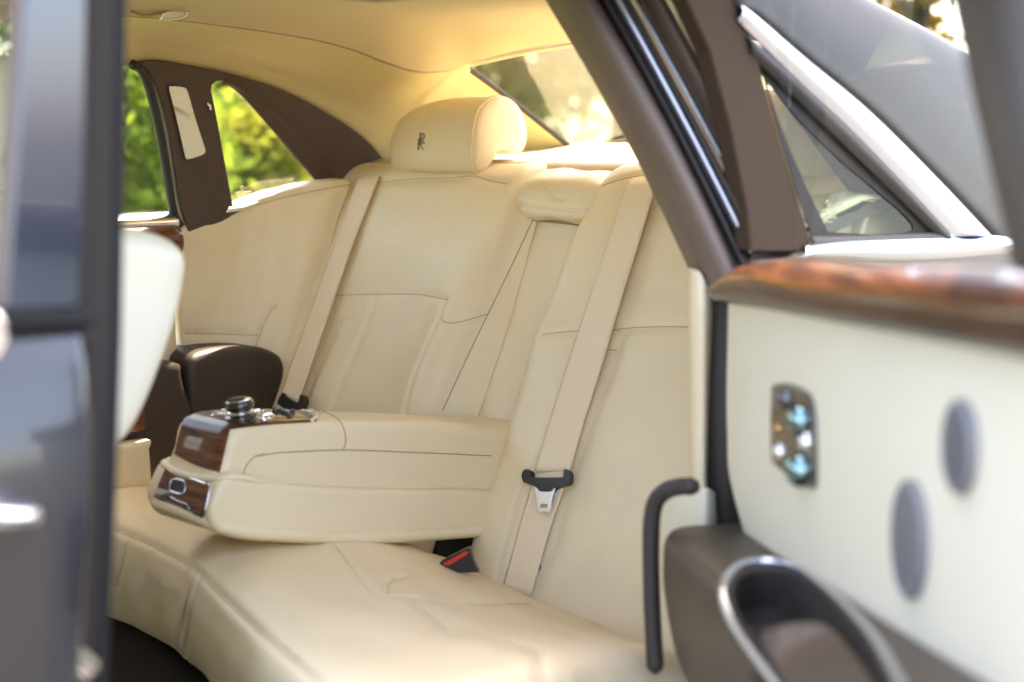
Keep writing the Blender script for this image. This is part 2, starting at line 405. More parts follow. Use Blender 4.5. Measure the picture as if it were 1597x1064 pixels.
# lining as a dense net: rows run from the far edge to the near edge
xs = np.linspace(0, 1, 60)
rows = []
tot = resample(np.vstack([fe, te[1:]]), 200)
cen = np.array((-.05, .80, 1.425))
outer = np.vstack([[(-1.78, 1.27, 1.41), (-1.3, 1.27, 1.415)], rim, near_rim, [(-1.2, .28, 1.42), (-1.78, .28, 1.41)]])
outer = np.vstack([outer, [(-1.78, .775, 1.42)]])
outer = resample(np.vstack([outer, outer[:1]]), 300)[:-1]
rings = []
for k, f_ in enumerate((0, .004, .012, .03, .07, .14, .25, .4, .6, .8, .97)):
    c = np.stack([np.clip(outer[:, 0], -1.6, .25)*.75-.15, .775+(outer[:, 1]-.775)*.2, np.full(len(outer), 1.425)], 1)
    q = outer*(1-f_)+c*f_
    lift = (1-(1-min(1, f_/.4))**2.2)
    q[:, 2] = outer[:, 2]*(1-lift)+1.425*lift - .010*math.exp(-f_/.006)*0
    rings.append(q)
V, Fc = ring_loft(rings, cap=False); Fc.append(tuple(range((len(rings)-1)*len(outer), len(rings)*len(outer))))
roof = obj('roof_lining', V, Fc, 'lining', body); roof.modifiers.new('s', 'SOLIDIFY').thickness = .004
tube('lining_shadow', rim+np.array((0, .004, -.003)), .0022, 'thread', roof, seg=8)  # dark tube drawn as the shadow gap under the lining's edge
# roof skin over it
rs = [[(x, y, 1.475+.03*math.sin(math.pi*v)-(.10*max(0, x)**1.5 if x > 0 else .03*max(0, -x-1.4)**2)) for v, y in ((0, .16), (.12, .26), (.5, .775), (.88, 1.29), (1, 1.39))] for x in (-1.80, -1.5, -1.0, -.4, 0, .3, .56)]
obj('roof_skin', net(rs, 30, 20).reshape(-1, 3), gridf(30, 20), 'paint', body, solid=.006)
# --- courtesy lamp by the lining edge
lp = [aY(x, y, 1.238) for x, y in [(251, 30), (254, 22), (272, 18), (292, 21), (284, 27), (268, 30)]]
lamp = obj('courtesy_lamp', *poly_plate(lp, (), .012, (0, 1, 0)), 'lamp_lens', body, bevel=.002)
tube('lamp_bezel', scurve(lp+lp[:1], 40), .0022, 'chrome', lamp, seg=6)
tube('lining_join', scurve([aY(x, y, 1.238) for x, y in [(205, 18), (225, 24), (245, 22), (254, 20)]], 20), .003, 'thread', body, seg=6)

# --- cream cloth between lining edge and window arch, running back to the rear window
arch_px = [(110, 100), (205, 99), (235, 94), (290, 103), (350, 115), (430, 140), (500, 175), (560, 215), (605, 266)]
rw_edge = scurve([aX(724, 102, .53), aX(760, 128, .62), aX(810, 166, .75), aX(850, 198, .85), aX(893, 232, .965)], 40)
low1 = scurve([far_side(x, y, .004) for x, y in arch_px], 50)
upp1 = scurve([(-.62, 1.27, 1.40)]+[tuple(p) for p in far_edge[1:]]+[tuple(corner[0]), tuple(top_edge[0])], 50)+np.array((0, .006, .006))
low2 = scurve([low1[-1], (.62, 1.51, 1.06), (.78, 1.46, 1.08), (.90, 1.40, 1.105), rw_edge[-1]+np.array((.004, .01, -.02))], 31)[1:]
upp2 = resample(np.vstack([upp1[-1:], rw_edge[2:]+np.array((.004, .006, 0))]), 31)[1:]
low = np.vstack([low1, low2]); upp = np.vstack([upp1, upp2])
bul = np.concatenate([np.full(50, .034), .034*(1-np.linspace(0, 1, 30))])[:, None]*np.array((0, 1, .4))
obj('pillar_cloth', net([upp, .66*upp+.34*low+bul, .33*upp+.67*low+bul, low], 22, 160).reshape(-1, 3), gridf(22, 160), 'rail_cloth', body, solid=.008, solid_off=1)

nc = net([upp, .66*upp+.34*low+bul, .33*upp+.67*low+bul, low], 22, 160)[:, 62:].copy(); nc[:, :, 1] = 1.55-nc[:, :, 1]
obj('pillar_cloth', nc.reshape(-1, 3), gridf(*nc.shape[:2]), 'rail_cloth', body, solid=.008, solid_off=-1)
# --- brown pillar trim with the opening for the quarter window
arch = [far_side(x, y) for x, y in scurve(arch_px[1:], 40)]
bottom = [far_side(x, y) for x, y in [(604, 280), (550, 292), (497, 300), (440, 315), (357, 338), (300, 362), (286, 372)]]
front = [far_side(x, y) for x, y in scurve([(283, 352), (273, 325), (263, 262), (254, 205), (240, 150), (225, 115), (212, 102)], 24)]
hole = [far_side(x, y) for x, y in scurve([(357, 326), (349, 285), (336, 215), (325, 158), (321, 138), (328, 128), (345, 127), (362, 136), (385, 160), (420, 200), (460, 248), (494, 287)], 48)]+[far_side(x, y) for x, y in [(470, 296), (430, 304), (395, 314)]]
trim = obj('pillar_trim', *poly_plate(arch+bottom+front, (hole,), .022, (0, -1, 0)), 'brown_trim', body, smooth=False, bevel=.006)
def mir(L): return [np.array((max(p[0], -.115), 1.55-p[1]+.036, p[2])) for p in L]
obj('pillar_trim', *poly_plate(mir(arch+bottom+front), (mir(hole),), .022, (0, 1, 0)), 'brown_trim', body, smooth=False, bevel=.006)
# bevelled rear flank of the opening
fl_o = scurve([far_side(x, y, -.022) for x, y in [(347, 127), (364, 137), (385, 158), (421, 199), (461, 247), (497, 287)]], 30)
fl_i = scurve([far_side(x, y, -.030) for x, y in [(352, 124), (392, 146), (425, 172), (462, 208), (495, 245), (517, 280)]], 30)
obj('window_flank', net([fl_o, fl_i], 6, 30).reshape(-1, 3), gridf(6, 30), 'brown_trim', trim, solid=.004)
tube('front_seal', scurve([far_side(x, y, -.016) for x, y in [(205, 100), (222, 112), (236, 150), (250, 210), (260, 268), (270, 330), (281, 352)]], 40), .010, 'rubber', trim, seg=10)
# vanity mirror
mo = scurve([(263, 134), (275, 134), (288, 136), (293, 143), (306, 188), (320, 232), (319, 240), (305, 246), (290, 249), (287, 240), (275, 188), (263, 140)], 48)
van = obj('vanity_mirror', *poly_plate([far_side(x, y, -.027) for x, y in mo], (), .004, (0, 1, 0)), 'mirror', body, smooth=False)
tube('mirror_rim', [far_side(x, y, -.026) for x, y in np.vstack([mo, mo[:1]])], .0016, 'brown', van, seg=6)
# quarter window, its bright edge, catch and etched mark
qo = scurve([(359, 330), (318, 132), (330, 122), (365, 130), (505, 292)], 50)
obj('quarter_window', *sheet([far_side(x, y, .016) for x, y in qo]), 'glass', body, smooth=False)
tube('window_edge', scurve([far_side(x, y, -.019) for x, y in [(318, 140), (328, 185), (340, 245), (351, 300), (356, 325)]], 30), .0026, 'piping', trim, seg=8)
obj('window_catch', *merge(tube_geo([far_side(322, 158, -.02), far_side(326, 165, -.028), far_side(328, 174, -.02)], .004, seg=8)), 'chrome', trim)
ql = bvh(*poly_plate([far_side(x, y, .013) for x, y in qo], (), .001, (0, 1, 0)))
marks = []
for ln in [[(374, 294), (378, 290), (380, 293), (377, 298), (374, 294)], [(368, 300), (391, 299)], [(369, 303), (388, 302)], [(370, 306), (392, 305)], [(372, 309), (386, 308)], [(390, 301), (390, 306)], [(379, 302), (379, 305)], [(369, 300), (370, 305)]]:
    p = trace(ql, ln, 12, smooth=False)
    if len(p) > 2: marks.append(tube_geo(p, .0009, seg=5))
obj('etched_mark', *merge(*marks), 'etch', body)
# bright sill and cream cap under the quarter window
s_px = [(353, 324), (375, 321), (400, 313), (440, 301), (480, 292), (500, 287), (535, 279)]
up_ = scurve([far_side(x, y-2, -.012) for x, y in s_px], 40); lo_ = scurve([far_side(x, y+8, -.03) for x, y in s_px], 40)
obj('window_sill', net([up_, .5*(up_+lo_)+np.array((0, -.008, .004)), lo_], 8, 60).reshape(-1, 3), gridf(8, 60), 'satin_white', body, solid=.006)

# --- rear window and shelf
rw = []
for k in range(5):
    v = k/4; L = rw_edge[int(v*39)]; Rr = np.array((L[0], .775-(L[1]-.775), L[2]))
    rw.append([L*(1-u)+Rr*u+np.array((.10, 0, .055))*math.sin(math.pi*u)**.8 for u in np.linspace(0, 1, 9)])
RW = net(rw, 24, 40)
obj('rear_window', RW.reshape(-1, 3), gridf(24, 40), 'glass_rear', body)
tube('rear_window_seal', rw_edge, .007, 'gap_trim', body, seg=10)
tube('rear_window_seal', RW[-1]+np.array((0, 0, -.004)), .006, 'seal', body, seg=8)
tube('rear_window_seal', RW[0]+np.array((0, 0, .0)), .008, 'lining', body, seg=8)
sh = [[(.405, 1.50, 1.070), (.405, .775, 1.070), (.405, .05, 1.070)], [(.42, 1.5, 1.086), (.42, .775, 1.086), (.42, .05, 1.086)], [(.55, 1.5, 1.091), (.55, .775, 1.091), (.55, .05, 1.091)], [(.8, 1.45, 1.10), (.8, .775, 1.104), (.8, .10, 1.10)], [(1.02, 1.36, 1.125), (1.09, .775, 1.135), (1.02, .19, 1.125)]]
shelf = obj('parcel_shelf', net(sh, 30, 40).reshape(-1, 3), gridf(30, 40), 'shelf_hide', body, solid=.02, solid_off=-1)
for yy in (.42, 1.13):
    rr = [[(.72+.055*q*math.cos(a), yy+.085*q*math.sin(a), 1.100+.05*(.055*q*math.cos(a))+.003) for a in np.linspace(0, 2*math.pi, 40, endpoint=False)] for q in (1, .95, .9, .3)]
    obj('shelf_speaker', *ring_loft(rr), 'leather', shelf)
obj('brake_lamp', *box_geo((.95, .775, 1.135), (.06, .24, .02)), 'leather_pale', shelf, smooth=False, bevel=.006)
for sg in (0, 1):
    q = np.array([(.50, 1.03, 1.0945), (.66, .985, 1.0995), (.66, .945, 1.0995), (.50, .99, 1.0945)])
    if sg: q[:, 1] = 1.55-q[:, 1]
    obj('belt_guide_glint', *poly_plate(list(q), (), .006, (0, 0, -1)), 'sky_sheen', shelf, smooth=False, bevel=.002)  # pale plates stand for the highlight on dark gloss belt guides
# --- far side of the cabin ahead of the door, front end
obj('side_wall', *box_geo((-2.05, 1.58, .62), (1.7, .05, .72)), 'brown', body, smooth=False, bevel=.01)
obj('roof_rail', *box_geo((-1.20, 1.42, 1.40), (1.2, .12, .06)), 'rail_cloth', body, smooth=False, bevel=.02)
obj('door_pillar', *box_geo((-1.16, 1.52, 1.1), (.12, .06, .7)), 'brown_trim', body, smooth=False, bevel=.015)
obj('roof_rail', *merge(box_geo((-1.21, .16, 1.40), (1.20, .30, .13)), box_geo((-.315, .17, 1.436), (.58, .28, .06))), 'paint', body, smooth=False, bevel=.03)  # near rail, out of view, added and lowered to block high sky and sun
obj('dashboard', *box_geo((-2.45, .775, .62), (.35, 1.5, .5)), 'brown', body, smooth=False, bevel=.06)

# --- near side: door jamb of the rear pillar (bands of trim, seal and painted flange)
def xjamb(y): return np.interp(y, [-60, 430, 1100], [-.262, -.15, -.12])
def jamb(x, y, push=0): return onp(x, y, (1, 0, 0), xjamb(y)-push)
def band(xs_top, xs_bot, push, y0=-70, y1=470, bend=0, n=24):
    L = []
    for yy in np.linspace(y0, y1, n):
        f_ = (yy-0)/420.0; row = []
        for a, b_, pu in zip(xs_top, xs_bot, push):
            xx = a+(b_-a)*f_ + bend*math.sin(math.pi*min(max(f_, 0), 1))
            row.append(jamb(xx, yy, pu))
        L.append(row)
    return np.array(L)
def jamb_strip(name, a, b_, pushes, m, bend=0, k=12, y1=470):
    """a = (left, right) at y 0, b_ = (left, right) at y 420; pushes = forward offsets across the strip"""
    nn = len(pushes); xt = np.linspace(a[0], a[1], nn); xb = np.linspace(b_[0], b_[1], nn)
    B = band(xt, xb, pushes, bend=bend, y1=y1); G = net(B, 40, k)
    return obj(name, G.reshape(-1, 3), gridf(40, k), m, body, solid=.006)
jamb_strip('pillar_roll', (850, 940), (1074, 1158), (-.03, .018, .03, .032, .02, -.02), 'seal', bend=10, k=24)
jamb_strip('jamb_seal', (937, 952), (1152, 1172), (-.02, .006, .006, -.02), 'rubber', bend=6, y1=440)
jamb_strip('painted_flange', (948, 975), (1172, 1192), (-.022, -.008, -.006, -.022), 'sky_sheen', bend=4, y1=392)
jamb_strip('jamb_seal', (972, 984), (1188, 1208), (-.026, -.012, -.012, -.026), 'gap_trim', bend=2, y1=330)
jamb_strip('painted_flange', (981, 998), (1206, 1226), (-.06, -.045, -.045, -.06), 'sky_sheen', bend=2, y1=300)
jamb_strip('jamb_seal', (995, 1038), (1222, 1262), (-.07, -.055, -.052, -.055, -.07), 'seal', bend=2, y1=260)
jamb_strip('painted_flange', (1035, 1082), (1262, 1310), (-.09, -.078, -.076, -.09), 'sky_sheen', bend=0, y1=90)
# cream lining of the near jamb, beside the seat
def jl(x, y): return aX(x, y, -.17)
jc = [[aX(x, y, xx) for x, y, xx in row] for row in [
    [(1074, 418, -.13), (1078, 420, -.175), (1096, 430, -.178), (1112, 468, -.15)],
    [(1073, 500, -.13), (1077, 500, -.178), (1098, 500, -.182), (1113, 500, -.15)],
    [(1074, 620, -.13), (1078, 620, -.18), (1098, 620, -.184), (1110, 620, -.15)],
    [(1076, 770, -.13), (1080, 770, -.182), (1098, 770, -.186), (1106, 770, -.15)]]]
obj('jamb_lining', net(jc, 40, 16).reshape(-1, 3), gridf(40, 16), 'leather', body, solid=.01)
jc2 = [[aX(x, y, xx) for x, y, xx in row] for row in [
    [(1028, 772, -.16), (1060, 768, -.19), (1098, 760, -.195), (1117, 768, -.17)],
    [(1024, 830, -.16), (1060, 830, -.20), (1098, 830, -.205), (1120, 830, -.17)],
    [(1026, 950, -.16), (1060, 950, -.205), (1100, 950, -.21), (1122, 950, -.17)],
    [(1030, 1130, -.16), (1065, 1130, -.21), (1100, 1130, -.215), (1125, 1130, -.17)]]]
obj('jamb_lining', net(jc2, 40, 16).reshape(-1, 3), gridf(40, 16), 'leather_pale', body, solid=.01)
gp = [[aX(x, y, xx) for x, y, xx in row] for row in [
    [(1085, 405, -.155), (1170, 405, -.15)], [(1100, 470, -.155), (1165, 470, -.15)], [(1100, 620, -.165), (1160, 620, -.15)], [(1098, 770, -.165), (1175, 770, -.15)], [(1095, 1130, -.165), (1190, 1130, -.15)]]]
obj('jamb_gap', net(gp, 20, 4).reshape(-1, 3), gridf(20, 4), 'gap_trim', body, solid=.006)
# rubber seal running down the opening beside the cushion
jp = scurve([aX(x, y, -.335) for x, y in [(1086, 759), (1062, 759), (1040, 765), (1024, 780), (1017, 806), (1015, 850), (1016, 920), (1019, 990), (1022, 1040), (1022, 1051)]], 70)
rr_ = np.full(70, .0125); rr_[-4:] = (.013, .0115, .008, .002); rr_[:3] = (.009, .011, .013)
tube('opening_seal', jp, rr_, 'gap_trim', body, seg=16)

# --- near side: pillar applique, quarter window, bright surround and painted rear quarter
pl_px = [(1062, -60), (1150, -60), (1152, 0), (1182, 90), (1205, 180), (1235, 275), (1264, 372), (1262, 392), (1172, 392), (1166, 330), (1140, 200), (1108, 80), (1072, 0)]
obj('pillar_applique', *poly_plate([near_side(x, y) for x, y in pl_px], (), .03, (0, 1, 0)), 'applique', body, smooth=False, bevel=.004)
qn = scurve([(1264, 374), (1176, 80), (1190, 90), (1260, 165), (1340, 245), (1420, 322), (1478, 370)], 50)
obj('quarter_window', *sheet([near_side(x, y, .012) for x, y in qn]), 'glass_tint', body, smooth=False)
qi = scurve([(1292, 362), (1270, 318), (1235, 240), (1205, 160), (1200, 130), (1240, 180), (1300, 240), (1370, 300), (1420, 345), (1418, 362), (1360, 366)], 60)
qe = scurve([(1268, 374), (1255, 335), (1225, 240), (1185, 100), (1178, 78), (1200, 92), (1260, 160), (1340, 240), (1420, 318), (1482, 372)], 60)
# printed border of the pane
obj('window_border', *poly_plate([near_side(x, y, .010) for x, y in qe], ([near_side(x, y, .010) for x, y in qi],), .0015, (0, 1, 0)), 'frit', body, smooth=False)
ln = net([[(x, .085+.02*k, z+.02*x) for x in (-.10, .1, .3, .5, .66)] for k, z in ((0, .86), (0, .96), (.3, 1.0), (1.2, 1.03), (3.0, 1.045))], 20, 24)
obj('quarter_liner', ln.reshape(-1, 3), gridf(20, 24), 'leather', body, solid=.008)
nql = bvh(*poly_plate([near_side(x, y, .011) for x, y in qn], (), .001, (0, 1, 0))); nm = []
for ln_ in [[(1287, 318), (1291, 312), (1294, 318), (1290, 324)], [(1280, 328), (1303, 328)], [(1281, 334), (1300, 334)], [(1280, 340), (1304, 340)], [(1284, 346), (1298, 346)], [(1281, 328), (1281, 340)], [(1302, 329), (1302, 340)]]:
    p = trace(nql, ln_, 10, smooth=False)
    if len(p) > 2: nm.append(tube_geo(p, .0011, seg=5))
obj('etched_mark', *merge(*nm), 'etch', body)
def near_strip(name, lo, hi, m, offs=(0, -.010, -.010, 0), n=60, lift=0):
    a = scurve([near_side(x, y) for x, y in lo], n); b_ = scurve([near_side(x, y) for x, y in hi], n)
    rows_ = [a*(1-f_)+b_*f_+np.array((0, o_, 0)) for f_, o_ in zip(np.linspace(0, 1, len(offs)), offs)]
    return obj(name, net(rows_, 12, n).reshape(-1, 3), gridf(12, n), m, body, solid=.004)
near_strip('bright_surround', [(1148, 30), (1165, 50), (1240, 125), (1320, 200), (1400, 282), (1480, 368)], [(1146, 6), (1172, 22), (1255, 92), (1350, 170), (1450, 268), (1545, 368)], 'satin_chrome')
near_strip('bright_surround', [(1238, 402), (1300, 402), (1400, 406), (1500, 402), (1600, 392)], [(1252, 386), (1310, 378), (1400, 373), (1480, 370), (1556, 367)], 'satin_chrome')
near_strip('window_rubber', [(1170, 84), (1240, 150), (1320, 228), (1400, 305), (1470, 375)], [(1160, 52), (1240, 122), (1320, 197), (1400, 279), (1482, 370)], 'rubber', offs=(.004, -.004, -.004, .004))
near_strip('window_rubber', [(1262, 388), (1360, 384), (1478, 378)], [(1266, 372), (1360, 370), (1476, 364)], 'rubber', offs=(.004, -.002, -.002, .004))
# painted pillar and roof side
def ext_y(z): return np.interp(z, [.2, .6, .85, 1.0, 1.275, 1.35, 1.42], [.02, -.06, -.035, 0, .049, .072, .115])
a_ = scurve([near_side(x, y, .002) for x, y in [(1120, -60), (1146, 8), (1172, 22), (1255, 92), (1350, 170), (1450, 268), (1545, 368), (1640, 470)]], 60)
d_ = scurve([near_side(x, y, .018) for x, y in [(1200, -110), (1290, -42), (1365, 4), (1420, 32), (1475, 62), (1530, 96), (1600, 146), (1720, 240)]], 60)
rows_ = [a_+np.array((0, .03, 0)), a_, a_*.85+d_*.15+np.array((0, -.006, 0)), a_*.5+d_*.5+np.array((0, -.008, 0)), a_*.12+d_*.88+np.array((0, -.002, 0)), d_+np.array((0, .014, 0)), d_+np.array((.02, .06, .006)), d_+np.array((.04, .14, -.004))]
obj('quarter_panel', net(rows_, 60, 90).reshape(-1, 3), gridf(60, 90), 'paint', body, solid=.006)
tube('roof_highlight', d_+np.array((.004, .018, .002)), .006, 'satin_chrome', body, seg=8)  # bright bead added as the sunlit highlight along the roof rounding
fen = [[(x, ext_y(z)+.25*max(0, x-.9)**2, z) for x in (-.17, .2, .7, 1.3, 1.9)] for z in (.3, .5, .65, .8, .9, .975)]
obj('rear_wing', net(fen, 30, 30).reshape(-1, 3), gridf(30, 30), 'paint', body, solid=.01, solid_off=1)

# ================================================================== rear seat
seat = empty('rear_seat', (-.3, .775, .22), 'cream leather rear bench with reclined backrests and wide headrest', 'car seat')
# side view of the backrest front: (x, z)
PROF = scurve([(-.135, .20), (-.105, .26), (-.06, .35), (.055, .58), (.165, .80), (.235, .94), (.272, 1.015), (.292, 1.052), (.316, 1.076), (.355, 1.092), (.42, 1.098)], 200)
tg_ = np.gradient(PROF, axis=0); tg_ /= np.linalg.norm(tg_, axis=1)[:, None]; PN = np.stack([-tg_[:, 1], tg_[:, 0]], 1)     # forwards / up
def back_surface(cols, nu=190, nv=150, bulge=None):
    """cols: list of (Y bottom, Y mid, Y top, off bottom, off mid, off top); off > 0 is towards the passenger"""
    zz = PROF[:, 1]; C = []
    for i in np.linspace(0, 199, 40).astype(int):
        z = zz[i]; row = []
        for yb, ym, yt, ob, om, ot in cols:
            y = np.interp(z, [.35, .8, 1.05], [yb, ym, yt]); o = np.interp(z, [.35, .8, 1.05], [ob, om, ot])
            p = PROF[i]+PN[i]*o; row.append((p[0], y, p[1]))
        C.append(row)
    return net(C, nu, nv)
far_cols = [(.865, .862, .872, -.060, -.060, -.050), (.925, .905, .90, -.032, -.034, -.03), (.962, .935, .915, .004, .002, .0), (1.0, .97, .945, .020, .018, .010), (1.045, 1.02, 1.0, .010, .010, .006),
            (1.10, 1.08, 1.07, -.004, -.002, .002), (1.22, 1.22, 1.22, -.010, -.006, .004), (1.33, 1.33, 1.33, -.004, -.002, .004), (1.40, 1.40, 1.40, .006, .005, .002), (1.455, 1.455, 1.455, .022, .018, .0), (1.50, 1.50, 1.50, .060, .048, .0)]
near_cols = [(.69, .70, .69, -.075, -.075, -.06), (.722, .735, .705, -.045, -.045, -.035), (.716, .730, .698, -.010, -.010, -.008), (.680, .692, .664, .014, .014, .008), (.61, .62, .61, .016, .015, .010),
             (.555, .565, .56, .002, .002, .002), (.45, .46, .46, -.006, -.004, .004), (.33, .33, .33, -.010, -.006, .004), (.22, .22, .22, -.004, -.002, .004), (.13, .13, .13, .012, .01, .0), (.06, .06, .06, .05, .04, .0)]
# far backrest and its seams
A = back_surface(far_cols)
far_seams = [[(425, 478), (440, 470), (470, 466), (520, 461), (585, 459), (640, 459), (670, 462), (697, 468)],
             [(687, 494), (692, 501), (705, 504), (730, 499), (760, 490)],
             [(585, 461), (570, 510), (550, 560), (530, 605), (512, 650)],
             [(692, 470), (680, 505), (660, 560), (640, 610), (628, 650)],
             [(560, 291), (600, 284), (650, 279), (700, 278), (738, 275), (765, 282), (790, 287)],
             [(545, 491), (530, 495), (505, 560), (480, 620)]]
far_back, far_b = soft_panel('backrest', A, 'leather', seat, [far_seams[0], far_seams[1], far_seams[4]], depth=.0045, width=.007, creases=[far_seams[2], far_seams[3], far_seams[5]])
far_back.name = 'backrest'
A = back_surface(near_cols)
near_seams = [[(846, 522), (870, 519), (912, 515)], [(950, 516), (980, 512), (1020, 510), (1080, 510)],
              [(981, 513), (965, 540), (952, 580), (930, 640), (900, 720), (880, 790), (862, 850), (835, 925)],
              [(912, 590), (880, 650), (845, 700), (812, 765), (795, 820), (780, 880), (777, 905)],
              [(938, 290), (965, 281), (1000, 274), (1040, 270)], [(947, 546), (962, 546)]]
near_back, near_b = soft_panel('backrest', A, 'leather', seat, near_seams[:2]+near_seams[4:], depth=.004, width=.006, creases=near_seams[2:4])
tube('stitch_line', trace(near_b, near_seams[3], 60), .0008, 'thread_light', near_back, seg=6)
# centre panel behind the folded armrest
A = back_surface([(.66, .66, .66, -.075, -.075, -.06), (.72, .72, .72, -.072, -.072, -.055), (.78, .78, .78, -.070, -.070, -.055), (.84, .84, .84, -.068, -.068, -.055), (.885, .885, .89, -.066, -.066, -.055)], 120, 40)
A = A[:118]
soft_panel('centre_panel', A[32:int(118*.955)], 'leather', seat, [])
obj('recess_shade', A[:33].reshape(-1, 3), gridf(33, 40), 'gap', seat, solid=.01)  # foot of the centre panel coloured dark for shade below the armrest
# dark joints beside and above the centre panel
tube('panel_joint', trace(far_b, [(831, 343), (800, 410), (760, 492), (725, 565), (690, 641)], 60, off=.0002), .0009, 'joint', seat, seg=6)
# padded head section of the middle place
pc = [[(786, 298), (802, 268), (870, 262), (935, 268), (960, 270)],
      [(787, 306), (808, 288), (868, 282), (928, 287), (952, 288)],
      [(792, 320), (822, 318), (868, 318), (916, 318), (938, 318)],
      [(812, 334), (835, 336), (868, 339), (904, 342), (922, 344)],
      [(830, 344), (842, 345), (868, 347), (898, 351), (915, 352)]]
po = [[.10, .075, .07, .06, .06], [.03, .012, .004, .0, .02], [.03, .008, .0, .0, .02], [.035, .018, .012, .014, .03], [.055, .05, .05, .05, .055]]
A = net([[seatp(x, y, o_+.004) for (x, y), o_ in zip(r_, q_)] for r_, q_ in zip(pc, po)], 60, 70)
soft_panel('middle_head_pad', A, 'leather', seat, [[(788, 318), (820, 322), (868, 326), (920, 325)], [(818, 300), (828, 292), (845, 290), (856, 297), (862, 306), (880, 312)]], depth=.003, width=.005, thread=.0007, thread_mat='thread_light')
tube('pad_joint', [seatp(x, y, .05) for x, y in scurve([(829, 343), (850, 345), (880, 348), (908, 351)], 20)], .0022, 'joint', seat, seg=6)

# far wing wrapping forward to the door opening
def wing(c):     # plan of the wing, c 0 (seat) .. 1 (door edge) at a given height
    return c
wc = []
for zi, z in enumerate((.42, .55, .70, .82, .90, .96)):
    x0 = np.interp(z, PROF[:, 1], PROF[:, 0]); row = []
    for k, c in enumerate((0, .12, .25, .42, .62, .82, .96, 1.0)):
        xe = -.150; x = x0-.028+(xe-(x0-.028))*c
        y = 1.452+.085*(1-(1-c)**2.6)
        if c >= .96: y += .004
        if c == 1.0: y += .03
        zt = np.interp(c, [0, .35, .7, 1], [1.046, 1.018, .972, .945]); zf = (z-.42)/(.96-.42)
        row.append((x, y, .42+(zt-.42)*zf))
    wc.append(row)
# rolled top edge
top = [(x+.0, y+.012, z+.010) for x, y, z in wc[-1]]; top2 = [(x+.004, y+.035, z+.012) for x, y, z in wc[-1]]; top3 = [(x+.006, y+.075, z+.006) for x, y, z in wc[-1]]
for r_ in wc: r_.insert(0, (r_[0][0]+.05, r_[0][1]-.015, r_[0][2]))
top = [(x+.0, y+.012, z+.010) for x, y, z in wc[-1]]; top2 = [(x+.004, y+.035, z+.012) for x, y, z in wc[-1]]; top3 = [(x+.006, y+.075, z+.006) for x, y, z in wc[-1]]
A = net(wc+[top, top2, top3], 150, 140)
wing_seams = [[(289, 520), (340, 521), (404, 523)], [(393, 556), (405, 523), (418, 492), (432, 475)], [(296, 357), (330, 345), (380, 327), (440, 309), (500, 296), (548, 288)]]
soft_panel('side_wing', A, 'leather', seat, wing_seams, depth=.004, width=.006)
# near wing mirrors it (seen only from other sides)
An = A.copy(); An[:, :, 1] = np.maximum(1.55-An[:, :, 1], .04); 
obj('side_wing', An.reshape(-1, 3), gridf(*An.shape[:2]), 'leather', seat, solid=.012, solid_off=0)

# cushion
Yst = [1.56, 1.40, 1.20, 1.05, .95, .85, .76, .68, .58, .45, .30, .16, .07, .035, .03]
def cprof(Y):
    xf = np.interp(Y, [.1, .25, .4, .6, .74, .9, 1.1, 1.5], [-.85, -.83, -.775, -.70, -.655, -.60, -.565, -.55])
    zb = np.interp(Y, [.1, .3, .68, .9, 1.5], [.285, .292, .325, .33, .31]); zt = np.interp(Y, [.1, .4, .74, 1.1, 1.5], [.452, .458, .470, .448, .44])
    dip = np.interp(Y, [.1, .2, .35, .55, .7, .8, .95, 1.2, 1.5], [.012, 0, -.012, -.004, .012, .014, -.004, -.012, .01])
    L = xf+.08
    pts = [(.02, zb-.02)]
    for f_ in (0, .12, .3, .5, .7, .88):
        x = -.06+(L+.06+.02)*f_; z = zb+(zt-zb)*math.sin(f_*math.pi/2*.98)**.85+dip*math.sin(math.pi*f_); pts.append((x, z))
    if Y < .036:
        k = .035 if Y > .032 else .15; pts = [(x, z-k) for x, z in pts]; zt -= k
    pts += [(L-.005, zt+.002), (L-.04, zt-.004), (xf+.015, zt-.016), (xf, zt-.036), (xf-.008, zt-.085), (xf+.000, zt-.16), (xf+.022, zt-.212), (xf+.08, zt-.225)]
    return pts
A = net([[(x, y, z) for x, z in cprof(y)] for y in Yst], 240, 170)
cush_seams = [[(180, 828), (215, 840), (262, 864), (300, 884), (325, 908), (350, 935), (390, 972), (430, 1006), (470, 1040), (500, 1066)],
              [(303, 890), (297, 915), (288, 950), (280, 985), (276, 1020)], [(310, 898), (304, 925), (296, 960), (290, 1000), (286, 1030)],
              [(523, 852), (545, 880), (562, 905), (575, 921), (592, 929), (640, 932), (700, 937), (760, 941), (828, 942)],
              [(606, 928), (606, 912), (614, 903), (630, 898)],
              [(640, 936), (670, 960), (700, 985)],
              [(800, 998), (825, 1008), (838, 1025), (845, 1050), (848, 1070)], [(200, 843), (190, 880), (180, 915)]]
cushion, cush_b = soft_panel('cushion', A, 'leather', seat, cush_seams, depth=.006, width=.006, thread=.0015, thread_mat='thread_light', amp=.0008)
obj('cushion_base', *box_geo((-.30, .80, .245), (.46, 1.36, .05)), 'carpet', seat, smooth=False, bevel=.01)

